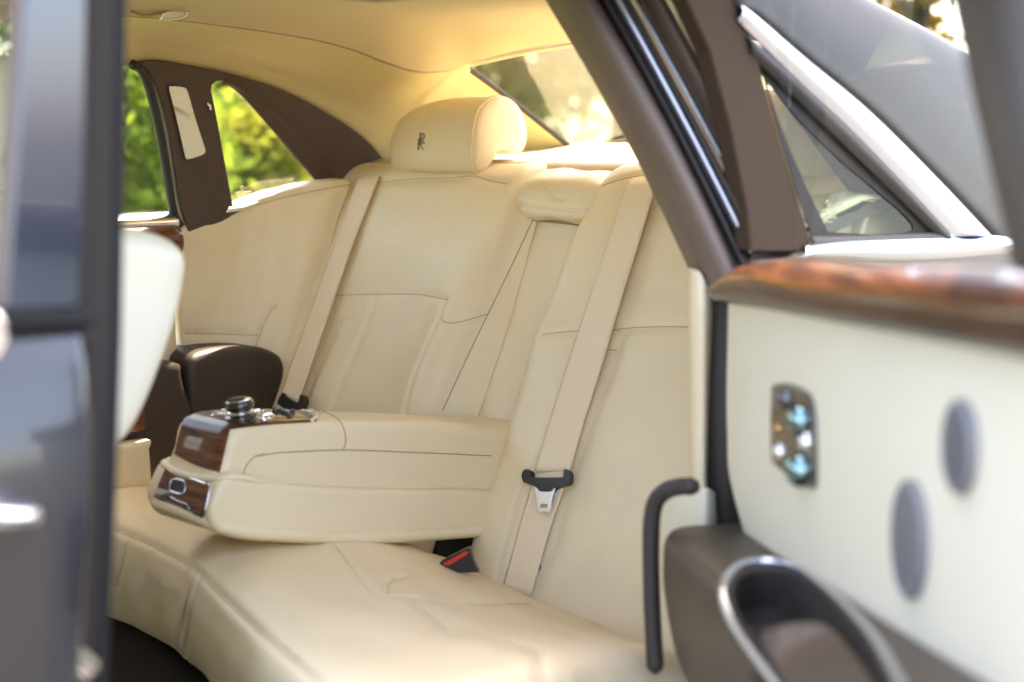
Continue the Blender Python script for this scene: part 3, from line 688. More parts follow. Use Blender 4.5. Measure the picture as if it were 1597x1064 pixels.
# headrests -----------------------------------------------------------------
def headrest(mirror):
    # side outline in (x, z); front on the left
    P = np.array([(.352, 1.252), (.385, 1.262), (.43, 1.252), (.462, 1.225), (.477, 1.185), (.470, 1.150), (.445, 1.137), (.405, 1.138), (.370, 1.132), (.352, 1.108), (.331, 1.092), (.310, 1.100), (.303, 1.135), (.308, 1.185), (.324, 1.230)])
    P[:, 1] -= .014
    P = scurve(np.vstack([P, P[:1]]), 97)[:-1]
    cen_ = np.array((.385, 1.164))
    st = [(1.062, 1.0, 0), (1.070, 1.006, 0), (1.10, 1.0, -.002), (1.16, 1.0, -.006), (1.225, .975, -.004), (1.29, .915, .000), (1.34, .81, .008), (1.366, .68, .018), (1.379, .50, .030), (1.384, .25, .041), (1.3845, .03, .046)]
    rings_ = []
    for y, s, dx in st:
        Q = cen_+(P-cen_)*np.array((.55+.45*s, 1)); Q[:, 0] += dx; Q[:, 1] = 1.10+(Q[:, 1]-1.10)*np.where(Q[:, 1] > 1.10, s, .3+.7*s)
        rings_.append([(p[0], y, p[1]) for p in Q])
    R_ = np.array(rings_); M_ = cr_matrix(len(st), 40); R_ = np.einsum('ia,abk->ibk', M_, R_)
    # near gusset: pillowed cap
    cap = []
    base = R_[0]
    for s, d in ((.995, -.001), (.96, -.006), (.85, -.011), (.65, -.014), (.35, -.016), (.05, -.0165)):
        q = base.copy(); q[:, 0] = cen_[0]+.01+(q[:, 0]-cen_[0]-.01)*s; q[:, 2] = cen_[1]+(q[:, 2]-cen_[1])*s; q[:, 1] += d; cap.append(q)
    cap = np.array(cap[::-1])
    if mirror:
        for a in (R_, cap): a[:, :, 1] = 1.55-a[:, :, 1]
    h = obj('headrest', *ring_loft(R_), 'leather', seat)
    gz = obj('side_gusset', *ring_loft(cap), 'leather', h)
    pp = R_[0].copy(); tube('piping', np.vstack([pp, pp[:1]])[:-1], .0034, 'piping', h, seg=8, closed=True)
    for dy in (1.15, 1.25):
        y = 1.55-dy if mirror else dy
        tube('post', [(.40, y, 1.04), (.40, y, 1.16)], .007, 'satin_chrome', h, seg=12)
    return h, bvh(*ring_loft(R_))
hr, hb = headrest(False)
headrest(True)
# interlaced double-R monogram on the far headrest: two letter outlines in thread
def letter_R(x, y, w_, h_):
    return [[(x, y+h_), (x+w_*.05, y)], [(x, y), (x+w_*.62, y+h_*.02), (x+w_*.95, y+h_*.16), (x+w_*.9, y+h_*.38), (x+w_*.55, y+h_*.52), (x+w_*.1, y+h_*.54)],
            [(x+w_*.45, y+h_*.53), (x+w_*.95, y+h_)], [(x+w_*.28, y+h_*.12), (x+w_*.55, y+h_*.14), (x+w_*.68, y+h_*.25), (x+w_*.5, y+h_*.40), (x+w_*.3, y+h_*.42)], [(x+w_*.22, y+h_*.12), (x+w_*.2, y+h_)]]
ms = []
for ox, oy in ((654.5, 208), (652.0, 217)):
    for st in letter_R(ox, oy, 8.5, 17):
        p = trace(hb, st, 14, off=.0004)
        if len(p) > 2: ms.append(tube_geo(p, .00085, seg=5))
obj('monogram', *merge(*ms), 'thread_dark', hr)

# fixed dark armrest on the far side of the bench
P = scurve([(-.196, .40), (-.198, .55), (-.196, .655), (-.180, .684), (-.12, .692), (-.03, .688), (.03, .672), (.062, .648), (.068, .61), (.055, .57), (.03, .50), (.02, .40), (-.196, .40)], 90)[:-1]
obj('side_armrest', *round_extrude(P, 1.435, 1.58, .02, lambda p, y: (p[0], y, p[1])), 'brown', seat, autosmooth=60)

# ================================================================== folding armrest
arm = empty('folding_armrest', (-.33, .78, .44), 'cream leather armrest folded down with wood veneer nose and rotary knob', 'armrest')
Y0, Y1 = .690, .872
top_l = [(-.615, .640), (-.606, .672), (-.585, .688), (-.55, .690), (-.48, .683), (-.38, .668), (-.25, .648), (-.12, .626), (0, .604), (.11, .584)]
bot_l = [(.11, .380), (.02, .388), (-.07, .400), (-.2, .420), (-.3, .436), (-.4, .456), (-.5, .481), (-.58, .502), (-.622, .518), (-.642, .531), (-.652, .551), (-.644, .582)]
# lower tray (proud) and upper body
P = scurve(top_l+[(.112, .50)]+bot_l[:1]+bot_l[1:]+top_l[:1], 150)[:-1]
V, Fc = round_extrude(P, Y0+.014, Y1-.010, .026, lambda p, y: (p[0], y, p[1]), steps=8)
shell = obj('body', V, Fc, 'leather', arm, autosmooth=60); arm_b = bvh(V, Fc)
tray_top = [(-.632, .602), (-.612, .613)]+[tuple(aY(x, y, .686)[[0, 2]]) for x, y in [(379, 744), (430, 756), (480, 762), (560, 766), (650, 768), (735, 767)]]+[(.09, .452)]
P2 = scurve(tray_top+[(.10, .44), (.10, .380)]+bot_l[1:-1]+[(-.650, .572), (-.632, .602)], 150)[:-1]
P2 = inset(P2, -.004)
V2, F2 = round_extrude(P2, Y0-.006, Y1+.005, .012, lambda p, y: (p[0], y, p[1]), steps=7)
tray = obj('tray', V2, F2, 'leather', arm, autosmooth=60); tray_b = bvh(V2, F2)
both_b = bvh(*merge((V, Fc), (V2, F2)))
# inset side panel outline, top-pad joints
for pth in ([(398, 712), (440, 706), (540, 702), (650, 706), (766, 711)], [(379, 744), (384, 727), (396, 713), (412, 708)], [(535, 702), (539, 690), (537, 672), (528, 655), (505, 642), (488, 637)]):
    tube('seam', trace(both_b, pth, 60, off=.0), .0012, 'thread', shell, seg=6)
ym = (Y0+Y1)/2
bead = [(x, Y0-.002, z+.011) for x, z in bot_l[0:8]]+[(-.630, Y0+.004, .532), (-.650, Y0+.030, .545), (-.657, ym, .549), (-.648, Y1-.022, .545), (-.622, Y1+.002, .534), (-.55, Y1+.004, .510), (-.40, Y1+.004, .470), (-.2, Y1+.004, .432)]
tube('base_bead', scurve(bead, 120), .0115, 'leather', tray, seg=16)
lip = [(-.50, Y0+.002, .578), (-.56, Y0-.003, .596), (-.600, Y0-.003, .609), (-.622, Y0+.004, .609), (-.634, Y0+.030, .606), (-.640, ym, .604), (-.632, Y1-.025, .606), (-.615, Y1, .607), (-.56, Y1+.003, .592)]
lr = np.full(60, .0062); lr[:14] = np.linspace(.0012, .0062, 14)
tube('tray_lip', scurve(lip, 60), lr, 'leather', tray, seg=12)
tube('lip_seam', trace(both_b, [(380, 826), (450, 831), (540, 833), (640, 829), (735, 822)], 50), .0010, 'thread_light', tray, seg=6)
# wood veneer nose and top
V3, F3 = patch(arm_b, [[(293, 645), (325, 654), (359, 670)], [(286, 660), (318, 672), (354, 690)], [(279, 685), (312, 700), (348, 715)], [(273, 709), (306, 726), (343, 737)]], 40, 24, .0022, .003)
nose = obj('veneer_nose', V3, F3, 'wood', arm, autosmooth=50)
V3, F3 = patch(arm_b, [[(293, 645), (325, 654), (359, 670)], [(330, 641), (362, 649), (392, 666)], [(380, 638), (410, 647), (436, 661.5)], [(432, 637.5), (458, 645), (482, 659)], [(466, 638), (482, 645), (494, 657)]], 50, 24, .0022, .003)
wtop = obj('veneer_top', V3, F3, 'wood', arm, autosmooth=50)
# polished control plate
V3, F3 = patch(arm_b, [[(326, 644), (350, 652), (385, 663)], [(380, 639.5), (408, 647), (433, 659.5)], [(440, 639), (462, 646), (484, 657)]], 40, 20, .0036, .002)
plate = obj('control_plate', V3, F3, 'control', arm, autosmooth=50)
plate_b = bvh(V3, F3)
kc, kn = hit(plate_b, 376, 652)
kn = np.array((-.10, 0, .995))
lathe('rotary_knob', [(.0255, -.004), (.0262, .002), (.0255, .005), (.0215, .0065), (.0200, .008), (.0196, .010), (.0205, .0118), (.0202, .0135), (.0192, .0145), (.0225, .0165), (.0238, .0185), (.0242, .0225), (.0238, .0272), (.0222, .0302), (.0195, .0314), (.010, .0317), (.001, .0318)], kc, kn, 'knob', plate, 56)
lathe('knob_band', [(.0210, .0096), (.0222, .0106), (.0222, .0128), (.0210, .0140), (.019, .0135), (.019, .0100)], kc, kn, 'chrome', plate, 56)
lathe('knob_cap', [(.0198, .0310), (.0196, .0322), (.0150, .0326), (.0012, .0327)], kc, kn, 'knob_cap', plate, 48)
for x, y, s in [(338, 647, .0085), (346, 643.5, .0075), (352, 641.5, .007), (404, 643, .009), (419, 649.5, .0105), (412, 655, .006)]:
    p, nn = hit(plate_b, x, y)
    if p is not None: lathe('button', [(s, -.001), (s, .002), (s*.85, .0034), (s*.5, .0030), (.0005, .0028)], p, kn, 'chrome', plate, 20)
for x, y in [(429, 641), (437, 642.5), (443, 645), (448, 647.5), (452, 650.5), (456, 644), (430, 644)]:
    p, nn = hit(plate_b, x, y)
    if p is not None: lathe('toggle', [(.0045, -.001), (.0045, .004), (.0032, .0062), (.0004, .0065)], p, kn, 'plastic', plate, 14)
# hoop of leather edging behind the controls
tube('edging_hoop', trace(arm_b, [(484, 658), (494, 650), (488, 643), (470, 639)], 30, off=.001), .004, 'leather_pale', arm, seg=8)
# lower compartment front with pull
V3, F3 = patch(tray_b, [[(262, 732), (295, 744), (328, 756)], [(254, 750), (288, 764), (324, 779)], [(244, 774), (280, 791), (318, 806)]], 24, 24, .0055, .004)
low_w = obj('veneer_drawer', V3, F3, 'wood', arm, autosmooth=50); low_b = bvh(V3, F3)
rim_ = trace(low_b, [(263, 733), (295, 745), (327, 757)], 30, off=.001); tube('drawer_trim', rim_, .0016, 'chrome', low_w, seg=8)
tube('drawer_trim', trace(low_b, [(327, 758), (323, 780), (317.5, 804)], 24, off=.001), .0020, 'chrome', low_w, seg=8)
tube('drawer_trim', trace(low_b, [(246, 774), (280, 790), (316, 804.5)], 24, off=.001), .0016, 'plastic', low_w, seg=8)
pullp = trace(low_b, [(272, 748), (281, 748.5), (289, 752), (290.5, 760), (287, 770), (279, 770), (268, 766), (266.5, 758), (269, 750), (273, 748)], 50, off=.002)
tube('pull_ring', pullp, .0016, 'satin_chrome', low_w, seg=8)
obj('pull_recess', *poly_on(low_b, scurve([(273, 750), (286, 754), (287, 762), (283, 767), (270, 763), (269, 756)], 24), .0008, .002), 'plastic', low_w, smooth=False)
tube('drawer_line', trace(low_b, [(266, 775), (280, 782), (292, 787), (296, 795)], 24, off=.0006), .0011, 'satin_chrome', low_w, seg=6)

# ================================================================== seat belts
def ribbon(name, center, width_dir, w_, m, parent, thick=.0016):
    c = np.array(center); wd = np.array(width_dir, float)
    if wd.ndim == 1: wd = np.tile(wd, (len(c), 1))
    wd = wd/np.linalg.norm(wd, axis=1)[:, None]
    G = np.stack([c+wd*w_*f_ for f_ in np.linspace(-.5, .5, 9)], 1)
    n = len(c); o = obj(name, G.reshape(-1, 3), gridf(n, 9), m, parent, solid=thick, solid_off=0)
    return o, G
def edges_to_ribbon(name, Lp, Rp, m, parent, n=60):
    L = scurve(Lp, n); R_ = scurve(Rp, n); G = np.stack([L*(1-f_)+R_*f_ for f_ in np.linspace(0, 1, 9)], 1)
    o = obj(name, G.reshape(-1, 3), gridf(n, 9), m, parent, solid=.0018, solid_off=0)
    for e_ in (L*.94+R_*.06, L*.06+R_*.94): tube('selvedge', e_, .0022, m, o, seg=8, flat=(-.9, 0, .45), r2=.0016)
    return o, G
# far belt
fb = empty('seat_belt', (.02, 1.40, .56), 'beige belt running down the far backrest beside the side wing', 'seat belt', 'rear seat belts')
def sp(o): return lambda x, y: seatp(x, y, o)
L = [seatp(x, y, o) for x, y, o in [(556, 276, .01), (554, 290, -.022), (530, 360, -.024), (505, 428, -.026), (478, 505, -.030), (455, 568, -.036), (439, 618, -.04)]]
Rr = [seatp(x, y, o) for x, y, o in [(594, 272, .01), (587, 287, -.018), (556, 365, -.020), (533, 430, -.022), (507, 506, -.026), (483, 575, -.032), (465, 628, -.036)]]
edges_to_ribbon('webbing', L, Rr, 'belt', fb)
P = scurve([(432, 630), (434, 622), (441, 612), (446, 618), (463, 628), (468, 615), (474, 620), (473, 632), (466, 640), (448, 640), (432, 630)], 40)[:-1]
obj('tongue', *poly_plate([seatp(x, y, -.045) for x, y in P], (), .014, (1, 0, -.3)), 'plastic', fb, smooth=False, bevel=.003)
# near belt
nb = empty('seat_belt', (-.06, .58, .34), 'beige belt with black tongue and steel plate hanging down the near backrest', 'seat belt', 'rear seat belts')
B = [(1019, 272, .02, 48), (1000, 291, -.024, 47), (978, 360, -.026, 48), (952, 440, -.026, 50), (930, 510, -.026, 52), (905, 590, -.026, 54), (880, 670, -.026, 54), (861, 735, -.026, 55)]
Lp = [seatp(x-w_/2, y, o) for x, y, o, w_ in B]; Rp = [seatp(x+w_/2, y, o+.004) for x, y, o, w_ in B]
edges_to_ribbon('webbing', Lp, Rp, 'belt', nb)
B = [(857, 736, -.022, 54), (851, 770, -.024, 54), (838, 810, -.024, 52), (825, 855, -.024, 50), (814, 895, -.022, 50), (806, 925, -.016, 50), (800, 955, .02, 50)]
Lp = [seatp(x-w_/2, y+4, o) for x, y, o, w_ in B]; Rp = [seatp(x+w_/2, y-6, o+.002) for x, y, o, w_ in B]
edges_to_ribbon('webbing', Lp, Rp, 'belt', nb, 40)
tn = scurve([(813, 745), (814, 737), (819, 732), (826, 733), (828, 742), (831, 744.5), (874, 744.5), (878, 741), (879, 733), (884, 732), (888, 737), (888, 748), (885, 754), (870, 758), (862, 762), (858, 766), (842, 766), (836, 760), (826, 755), (816, 752)], 90)
tongue = obj('tongue', *poly_plate([seatp(x, y, -.042) for x, y in tn], (), .012, (1, 0, -.5)), 'plastic', nb, smooth=False, bevel=.0025)
po_ = scurve([(834, 760), (840, 762), (841, 766), (858, 766), (860, 762), (865, 759), (864, 765), (861, 774), (859, 785), (858, 793), (855, 798), (852, 798.5), (849, 796.5), (846, 798.5), (841, 798), (838, 793), (837, 784), (836, 773), (834, 766)], 80)
ph_ = [(843, 786), (853.5, 786), (853, 792), (843, 792)]
obj('steel_plate', *poly_plate([seatp(x, y, -.040) for x, y in po_], ([seatp(x, y, -.040) for x, y in ph_],), .003, (1, 0, -.5)), 'plate_steel', tongue, smooth=False, bevel=.0008)
p_ = hit(near_b, 838, 884)[0]; lathe('stop_button', [(.0085, -.008), (.0085, .002), (.007, .005), (.003, .006), (.0005, .006)], p_, (-.9, 0, .45), 'grey_plastic', nb, 24)
# buckle between cushion and backrest
bk = empty('belt_buckle', (-.13, .68, .34), 'black belt buckle with red release button at the cushion edge', 'buckle')
_p, _n = hit(cush_b, 716, 893); BKD = np.array((1, .35, -.3))@_p-.004
def bq(x, y, d): return onp(x, y, (1, 0.35, -.3), BKD+d)
bo = scurve([(685, 881), (690, 875), (728, 856), (733, 858), (738, 875), (745, 890), (744, 893), (706, 893), (696, 890)], 60)
shell_v, shell_f = poly_plate([bq(x, y, 0) for x, y in bo], (), .022, (.75, .6, -.1))
obj('housing', shell_v, shell_f, 'plastic', bk, smooth=False, bevel=.004)
ro = [(690.5, 879), (697, 876), (725, 860.5), (731, 861), (727, 866), (700, 882.5), (696, 882)]
obj('release_button', *poly_plate([bq(x, y, -.0025) for x, y in ro], (), .004, (.75, .6, -.1)), 'red', bk, smooth=False, bevel=.0012)

# ================================================================== open rear door (near side)
DA = R(46.15-6); DD = np.array([-math.sin(DA), -math.cos(DA), 0]); DH = np.array([-.227, -.01, 0]); DN = np.array([DD[1], -DD[0], 0])
def D(t, off, z): return DH+DD*t+DN*off+np.array((0, 0, z))
def dq(x, y, off=0): return onp(x, y, DN, DN@DH+off)
door = part_empty('rear_door', tuple(D(.45, -.05, .3)), 'open rear door with cream panel, glossy wood capping and two round speakers', body)
def zcap(t): return np.interp(t, [-.05, 0, .2, .5, .95, 1.1], [.915, .921, .936, .955, .985, .993])
# cream panel: gently dished sheet
C_ = []
for f_ in np.linspace(0, 1, 12):
    row = []
    for t in (-.034, -.026, -.012, .02, .12, .3, .5, .7, .9, 1.045, 1.058):
        z1 = zcap(t)+.004; z0 = .22; z = z0+(z1-z0)*f_
        off = .0-.018*max(0, (.6-z))/.35 + .006*math.sin(3*t)
        if t < .02: off -= .020*((.02-t)/.054)**2
        if t > 1.05: off -= .012
        tl = np.interp(z, [.54, .62, .67, .76], [.20, .085, .0, -.030]); t2 = t if t >= .3 else tl+(t+.034)*(.3-tl)/.334
        row.append(D(t2, off, z))
    C_.append(row)
G = net(C_, 60, 60); obj('door_panel', G.reshape(-1, 3), gridf(60, 60), 'leather_pale', door, solid=.012, solid_off=0); panel_b = bvh(G.reshape(-1, 3), gridf(60, 60))
# wood capping: rounded section lofted along the door
secs = []
for t, s in [(-.006, .25), (.002, .6), (.02, .85), (.06, .95), (.12, 1), (.25, 1), (.45, 1), (.7, 1), (1.06, 1)]:
    zb = zcap(t); zt = np.interp(t, [0, .06, .14, .25, .5, .75, 1.0], [.948, .965, .990, 1.000, 1.012, 1.035, 1.062])
    h_ = zt-zb
    secs.append([D(t, o_*s, zb+h_*k) for o_, k in [(-.02, .0), (.004, .0), (.016, .02), (.030, .12), (.040, .30), (.043, .48), (.038, .68), (.026, .86), (.008, .97), (-.015, 1.0), (-.045, 1.0)]])
G = net(secs, 60, 40); obj('wood_capping', G.reshape(-1, 3), gridf(60, 40), 'wood_door', door, solid=.004, solid_off=0)
# chrome waist strip just inside the glass
wsz = lambda t: np.interp(t, [0, .06, .14, .25, .5, .75, 1.0], [.948, .965, .990, 1.000, 1.012, 1.035, 1.062])
obj('waist_seal', *tube_geo([D(t, -.045, wsz(t)+.001) for t in np.linspace(.1, .97, 30)], .007, seg=8), 'rubber', door)
# outer skin and edges of the door
sk = [[D(t, o_, z) for t in (-.03, .1, .4, .7, 1.055)] for z, o_ in [(.22, -.09), (.4, -.125), (.6, -.145), (.8, -.14), (.95, -.115), (.985, -.10)]]
obj('outer_skin', net(sk, 30, 20).reshape(-1, 3), gridf(30, 20), 'paint', door, solid=.004, solid_off=0)
e1 = [[D(-.034, o_, z) for o_ in (-.012, -.05, -.10)] for z in (.22, .6, .93)]
obj('hinge_edge', net(e1, 10, 6).reshape(-1, 3), gridf(10, 6), 'gap', door, solid=.004)
e2 = [[D(1.058, o_, z) for o_ in (-.006, -.05, -.13)] for z in (.22, .6, .98)]
obj('latch_edge', net(e2, 10, 6).reshape(-1, 3), gridf(10, 6), 'leather_pale', door, solid=.004)
# window frame: front upright, top rail, rear upright; pane inside
def upright(name, pts, m, rx, ry):
    return tube(name, scurve(pts, 30), rx, m, door, seg=14, flat=tuple(DN), r2=ry)
upright('window_frame', [dq(1652, 420, -.04), dq(1612, 250, -.03), dq(1580, 120, -.02), dq(1551, 0, -.005), dq(1530, -80, .01)], 'frame_dark', .055, .028)
upright('window_frame', [dq(1530, -80, .01), D(.6, .035, 1.475), D(.35, .035, 1.465), D(.16, .02, 1.42)], 'seal', .022, .02)
gl = [D(.10, -.062, 1.0), D(.91, -.062, 1.03), D(.86, -.022, 1.28), D(.82, .005, 1.43), D(.6, .02, 1.46), D(.35, .02, 1.45), D(.18, .005, 1.40), D(.13, -.03, 1.2)]
obj('door_window', *sheet(gl), 'glass_door', door, smooth=False)
# inner release: mirror-bright recess; its reflected glints added as coloured facets
P = scurve([(1219, 600), (1240, 598), (1262, 606), (1275, 620), (1281, 650), (1283, 700), (1282, 756), (1274, 760), (1250, 745), (1226, 728), (1217, 715), (1216, 660), (1217, 610)], 60)
rel = obj('release_recess', *poly_plate([hit(panel_b, x, y)[0]+DN*.012 for x, y in P], (), .012, -DN), 'release', door, smooth=False, bevel=.004)
for x, y, r_, m_ in [(1262, 655, .020, 'teal_glint'), (1272, 690, .013, 'chrome'), (1262, 732, .022, 'teal_glint'), (1228, 668, .008, 'gold_glint'), (1240, 622, .016, 'release'), (1230, 705, .013, 'steel')]:
    c_ = hit(panel_b, x, y)[0]+DN*.008
    lathe('release_glint', [(r_, 0), (r_*.92, r_*.45), (r_*.6, r_*.8), (r_*.05, r_*.95)], c_, DN, m_, door, 16)
# speakers
def speaker(px, py, rt_, rz):
    c = hit(panel_b, px, py)[0]+DN*.008; tt = (c-DH)@DD; prof = []
    rings_ = []
    for q, o_ in ((1.06, -.004), (1.05, .004), (1.0, .006), (.98, .0045), (.6, .006), (.05, .0065)):
        rings_.append([c+DD*rt_*q*math.cos(a)+np.array((0, 0, rz*q*math.sin(a)))+DN*o_ for a in np.linspace(0, 2*math.pi, 56, endpoint=False)])
    s = obj('speaker_grille', *ring_loft(rings_), 'speaker', door, autosmooth=40)
    holes = []
    for i in range(-9, 10):
        for j in range(-9, 10):
            a, b_ = (i+(j % 2)*.5)/9.6, j*.87/9.6
            if a*a+b_*b_ < .85:
                p = c+DD*rt_*a+np.array((0, 0, rz*b_))+DN*.0072
                holes.append(([p+(DD*math.cos(k)+np.array((0, 0, math.sin(k))))*.0011 for k in np.linspace(0, 2*math.pi, 6, endpoint=False)], [(0, 1, 2, 3, 4, 5)]))
    ho = obj('perforation', *merge(*holes), 'speaker_hole', door, smooth=False); ho['kind'] = 'stuff'
speaker(1433, 841, .037, .055)
speaker(1513, 697, .029, .040)
# padded armrest with pull cup
AS = []
for t, o_, zt_, zb_ in [(.035, .055, .590, .40), (.045, .085, .598, .38), (.075, .108, .604, .37), (.15, .118, .612, .36), (.3, .122, .628, .37), (.5, .122, .650, .40), (.7, .118, .672, .44), (.95, .110, .70, .48)]:
    AS.append([D(t, -.01, zt_+.004), D(t, o_*.55, zt_+.003), D(t, o_*.85, zt_), D(t, o_*.97, zt_-.012), D(t, o_, zt_-.035), D(t, o_*.98, zt_-.09), D(t, o_*.8, zb_+.06), D(t, o_*.45, zb_+.01), D(t, -.01, zb_)])
G = net(AS, 60, 50); AF = gridf(60, 50)
V = list(G.reshape(-1, 3)); AF.append(tuple(range(50)))
hoop = [(1420, 1100), (1370, 1010), (1320, 950), (1270, 905), (1235, 884), (1195, 878), (1160, 882), (1138, 898), (1130, 922), (1136, 950), (1158, 990), (1195, 1040), (1240, 1100)]
hoop_in = [(1412, 1110), (1360, 1012), (1312, 954), (1268, 914), (1235, 896), (1198, 890), (1166, 894), (1148, 906), (1143, 925), (1149, 950), (1172, 988), (1208, 1038), (1256, 1110)]
ab = bvh(V, AF)
def proj(P):
    q = np.array(P)-CAM; d = q@fw; return CX+F*(q@rt)/d, CY-F*(q@up)/d
def inside(x, y, poly):
    c = False
    for (x0, y0), (x1, y1) in zip(poly, poly[1:]+poly[:1]):
        if (y0 > y) != (y1 > y) and x < (x1-x0)*(y-y0)/(y1-y0)+x0: c = not c
    return c
hpoly = [tuple(p) for p in scurve(hoop, 60)]
AF2 = [f_ for f_ in AF if len(f_) > 4 or not inside(*proj(np.mean([V[i] for i in f_], axis=0)), hpoly)]
armr = obj('padded_armrest', V, AF2, 'brown_soft', door)
# chrome hoop round the cup, and the cup sunk into the padding
hp3 = trace(ab, hoop, 90, off=.002)
tube('cup_hoop', hp3, .0050, 'satin_chrome', door, seg=12)
hi3 = trace(ab, hoop_in, 90, off=.000); ho3 = resample(trace(ab, hoop, 90, off=.001), 90); hi3 = resample(hi3, 90)
dn_ = np.array((0, 0, -1.0))
cw = [ho3, hi3, hi3+dn_*.012, hi3+dn_*.045, hi3*.92+hi3.mean(0)*.08+dn_*.058]
obj('pull_cup', *merge((np.array(cw).reshape(-1, 3), gridf(5, 90, cv=True)), (list(cw[-1]), [tuple(range(90))])), 'gap', door, autosmooth=40)
lid = trace(ab, [(1396, 1100), (1345, 1020), (1300, 968), (1265, 955), (1225, 960), (1195, 968), (1190, 982), (1220, 1035), (1262, 1100)], 60)+dn_*.010
obj('cup_lid', *poly_plate(lid, (), .004, (0, 0, -1)), 'brown_soft', door, smooth=False, bevel=.001)
# lower kick panel of the door, below the armrest
kp = [[D(t, .035, z) for t in (.03, .4, .95)] for z in (.22, .36)]
obj('door_pocket', net(kp, 8, 16).reshape(-1, 3), gridf(8, 16), 'leather_pale', door, solid=.01)

# ================================================================== closed far rear door
fd = part_empty('rear_door', (-.65, 1.55, .3), 'closed far rear door with dark armrest and wood strip', body)
fdp = [[(x, 1.53+.02*(z-.6), z) for x in (-1.1, -.8, -.5, -.3, -.19, -.172)] for z in (.25, .45, .65, .8, .90)]
for r_ in fdp: r_[-1] = (r_[-1][0], r_[-1][1]+.03, r_[-1][2])
obj('door_panel', net(fdp, 20, 30).reshape(-1, 3), gridf(20, 30), 'leather', fd, solid=.015)
wc_ = [[(x, 1.532+dy, z) for x in (-1.1, -.6, -.3, -.165)] for dy, z in [(.01, .895), (-.022, .905), (-.035, .93), (-.02, .955), (.03, .966)]]
obj('wood_capping', net(wc_, 16, 24).reshape(-1, 3), gridf(16, 24), 'wood', fd, solid=.01)
wsl = [[(x, 1.55+dy, z) for x in (-1.1, -.5, -.22, -.16)] for dy, z in [(-.03, .962), (-.035, .975), (-.01, .986), (.02, .988)]]
obj('window_sill', net(wsl, 10, 20).reshape(-1, 3), gridf(10, 20), 'satin_white', fd, solid=.006)
obj('door_window', *sheet([(-1.1, 1.565, .98), (-.155, 1.565, .98), (-.21, 1.53, 1.2), (-.27, 1.51, 1.33), (-.5, 1.50, 1.38), (-1.1, 1.50, 1.39)]), 'glass', fd, smooth=False)
P = scurve([(-.9, .40), (-.9, .66), (-.6, .685), (-.3, .685), (-.225, .672), (-.212, .64), (-.212, .40), (-.9, .40)], 80)[:-1]
obj('armrest', *round_extrude(P, 1.43, 1.56, .02, lambda p, y: (p[0], y, p[1])), 'brown', fd, autosmooth=60)
P = scurve([(-.9, .30), (-.9, .52), (-.6, .525), (-.345, .525), (-.332, .51), (-.33, .40), (-.34, .30), (-.9, .30)], 60)[:-1]
obj('door_pocket', *round_extrude(P, 1.38, 1.43, .012, lambda p, y: (p[0], y, p[1])), 'leather', fd, autosmooth=60)
obj('veneer_strip', *box_geo((-.40, 1.425, .565), (.16, .02, .05)), 'wood', fd, smooth=False, bevel=.006)

# ================================================================== front seat (near)
fs = empty('front_seat', (-1.15, .55, .25), 'cream front seat backrest, out of focus at the left', 'car seat', 'front seats')
pf = [aY(x, y, .44)[[0, 2]] for x, y in [(180, 352), (222, 358), (255, 368), (278, 382), (290, 404), (287, 440), (280, 480), (260, 545), (234, 615), (210, 665), (184, 700), (156, 750)]]
pf = [tuple(p) for p in pf]
P = scurve(pf+[(-1.01, .60), (-1.06, .42), (-1.22, .42), (-1.19, .62), (-1.13, .82), (-1.07, .98), (-1.02, 1.03)]+pf[:1], 130)[:-1]
V, Fc = round_extrude(P, .42, .84, .035, lambda p, y: (p[0], y, p[1]), steps=8)
obj('backrest', V, Fc, 'leather_pale', fs, autosmooth=60); fsb = bvh(V, Fc)
P = scurve([(-1.84, .33), (-1.86, .42), (-1.8, .47), (-1.5, .48), (-1.3, .46), (-1.2, .42), (-1.2, .33), (-1.5, .31), (-1.84, .33)], 80)[:-1]
obj('cushion', *round_extrude(P, .38, .86, .05, lambda p, y: (p[0], y, p[1]), steps=6), 'leather_pale', fs, autosmooth=60)
P = scurve([(-1.10, 1.09), (-1.04, 1.10), (-1.01, 1.16), (-1.03, 1.24), (-1.08, 1.26), (-1.13, 1.23), (-1.14, 1.14), (-1.10, 1.09)], 60)[:-1]
obj('headrest', *round_extrude(P+np.array((.02, 0)), .50, .76, .03, lambda p, y: (p[0], y, p[1])), 'leather_pale', fs, autosmooth=60)
0 and tube('seam', trace(fsb, [(212, 380), (250, 392), (276, 405), (281, 440), (272, 490), (250, 560), (225, 630), (205, 675)], 50), .001, 'thread_light', fs, seg=6)

fs2 = fs.copy(); col.objects.link(fs2); fs2['label'] = 'unseen cream front seat on the far side, ahead of the closed far rear door'; FS_PAIR = (fs, fs2)  # unseen far seat, added to keep windscreen light off the far backrest
ROOT_LOC[fs2.name] = Vector((-1.15, .99, .25))
# ================================================================== closed front door (near), outside
fr = part_empty('front_door', (-1.8, 0, .3), 'closed front door in dark gloss paint with chrome handle', body)
def fp(x, y, o_=0): return aY(x, y, o_)
def fplate(name, px, m, o0, th, parent=fr, bev=.004): return obj(name, *poly_plate([aY(x, y, o0) for x, y in px], (), th, (0, 1, 0)), m, parent, smooth=False, bevel=bev)
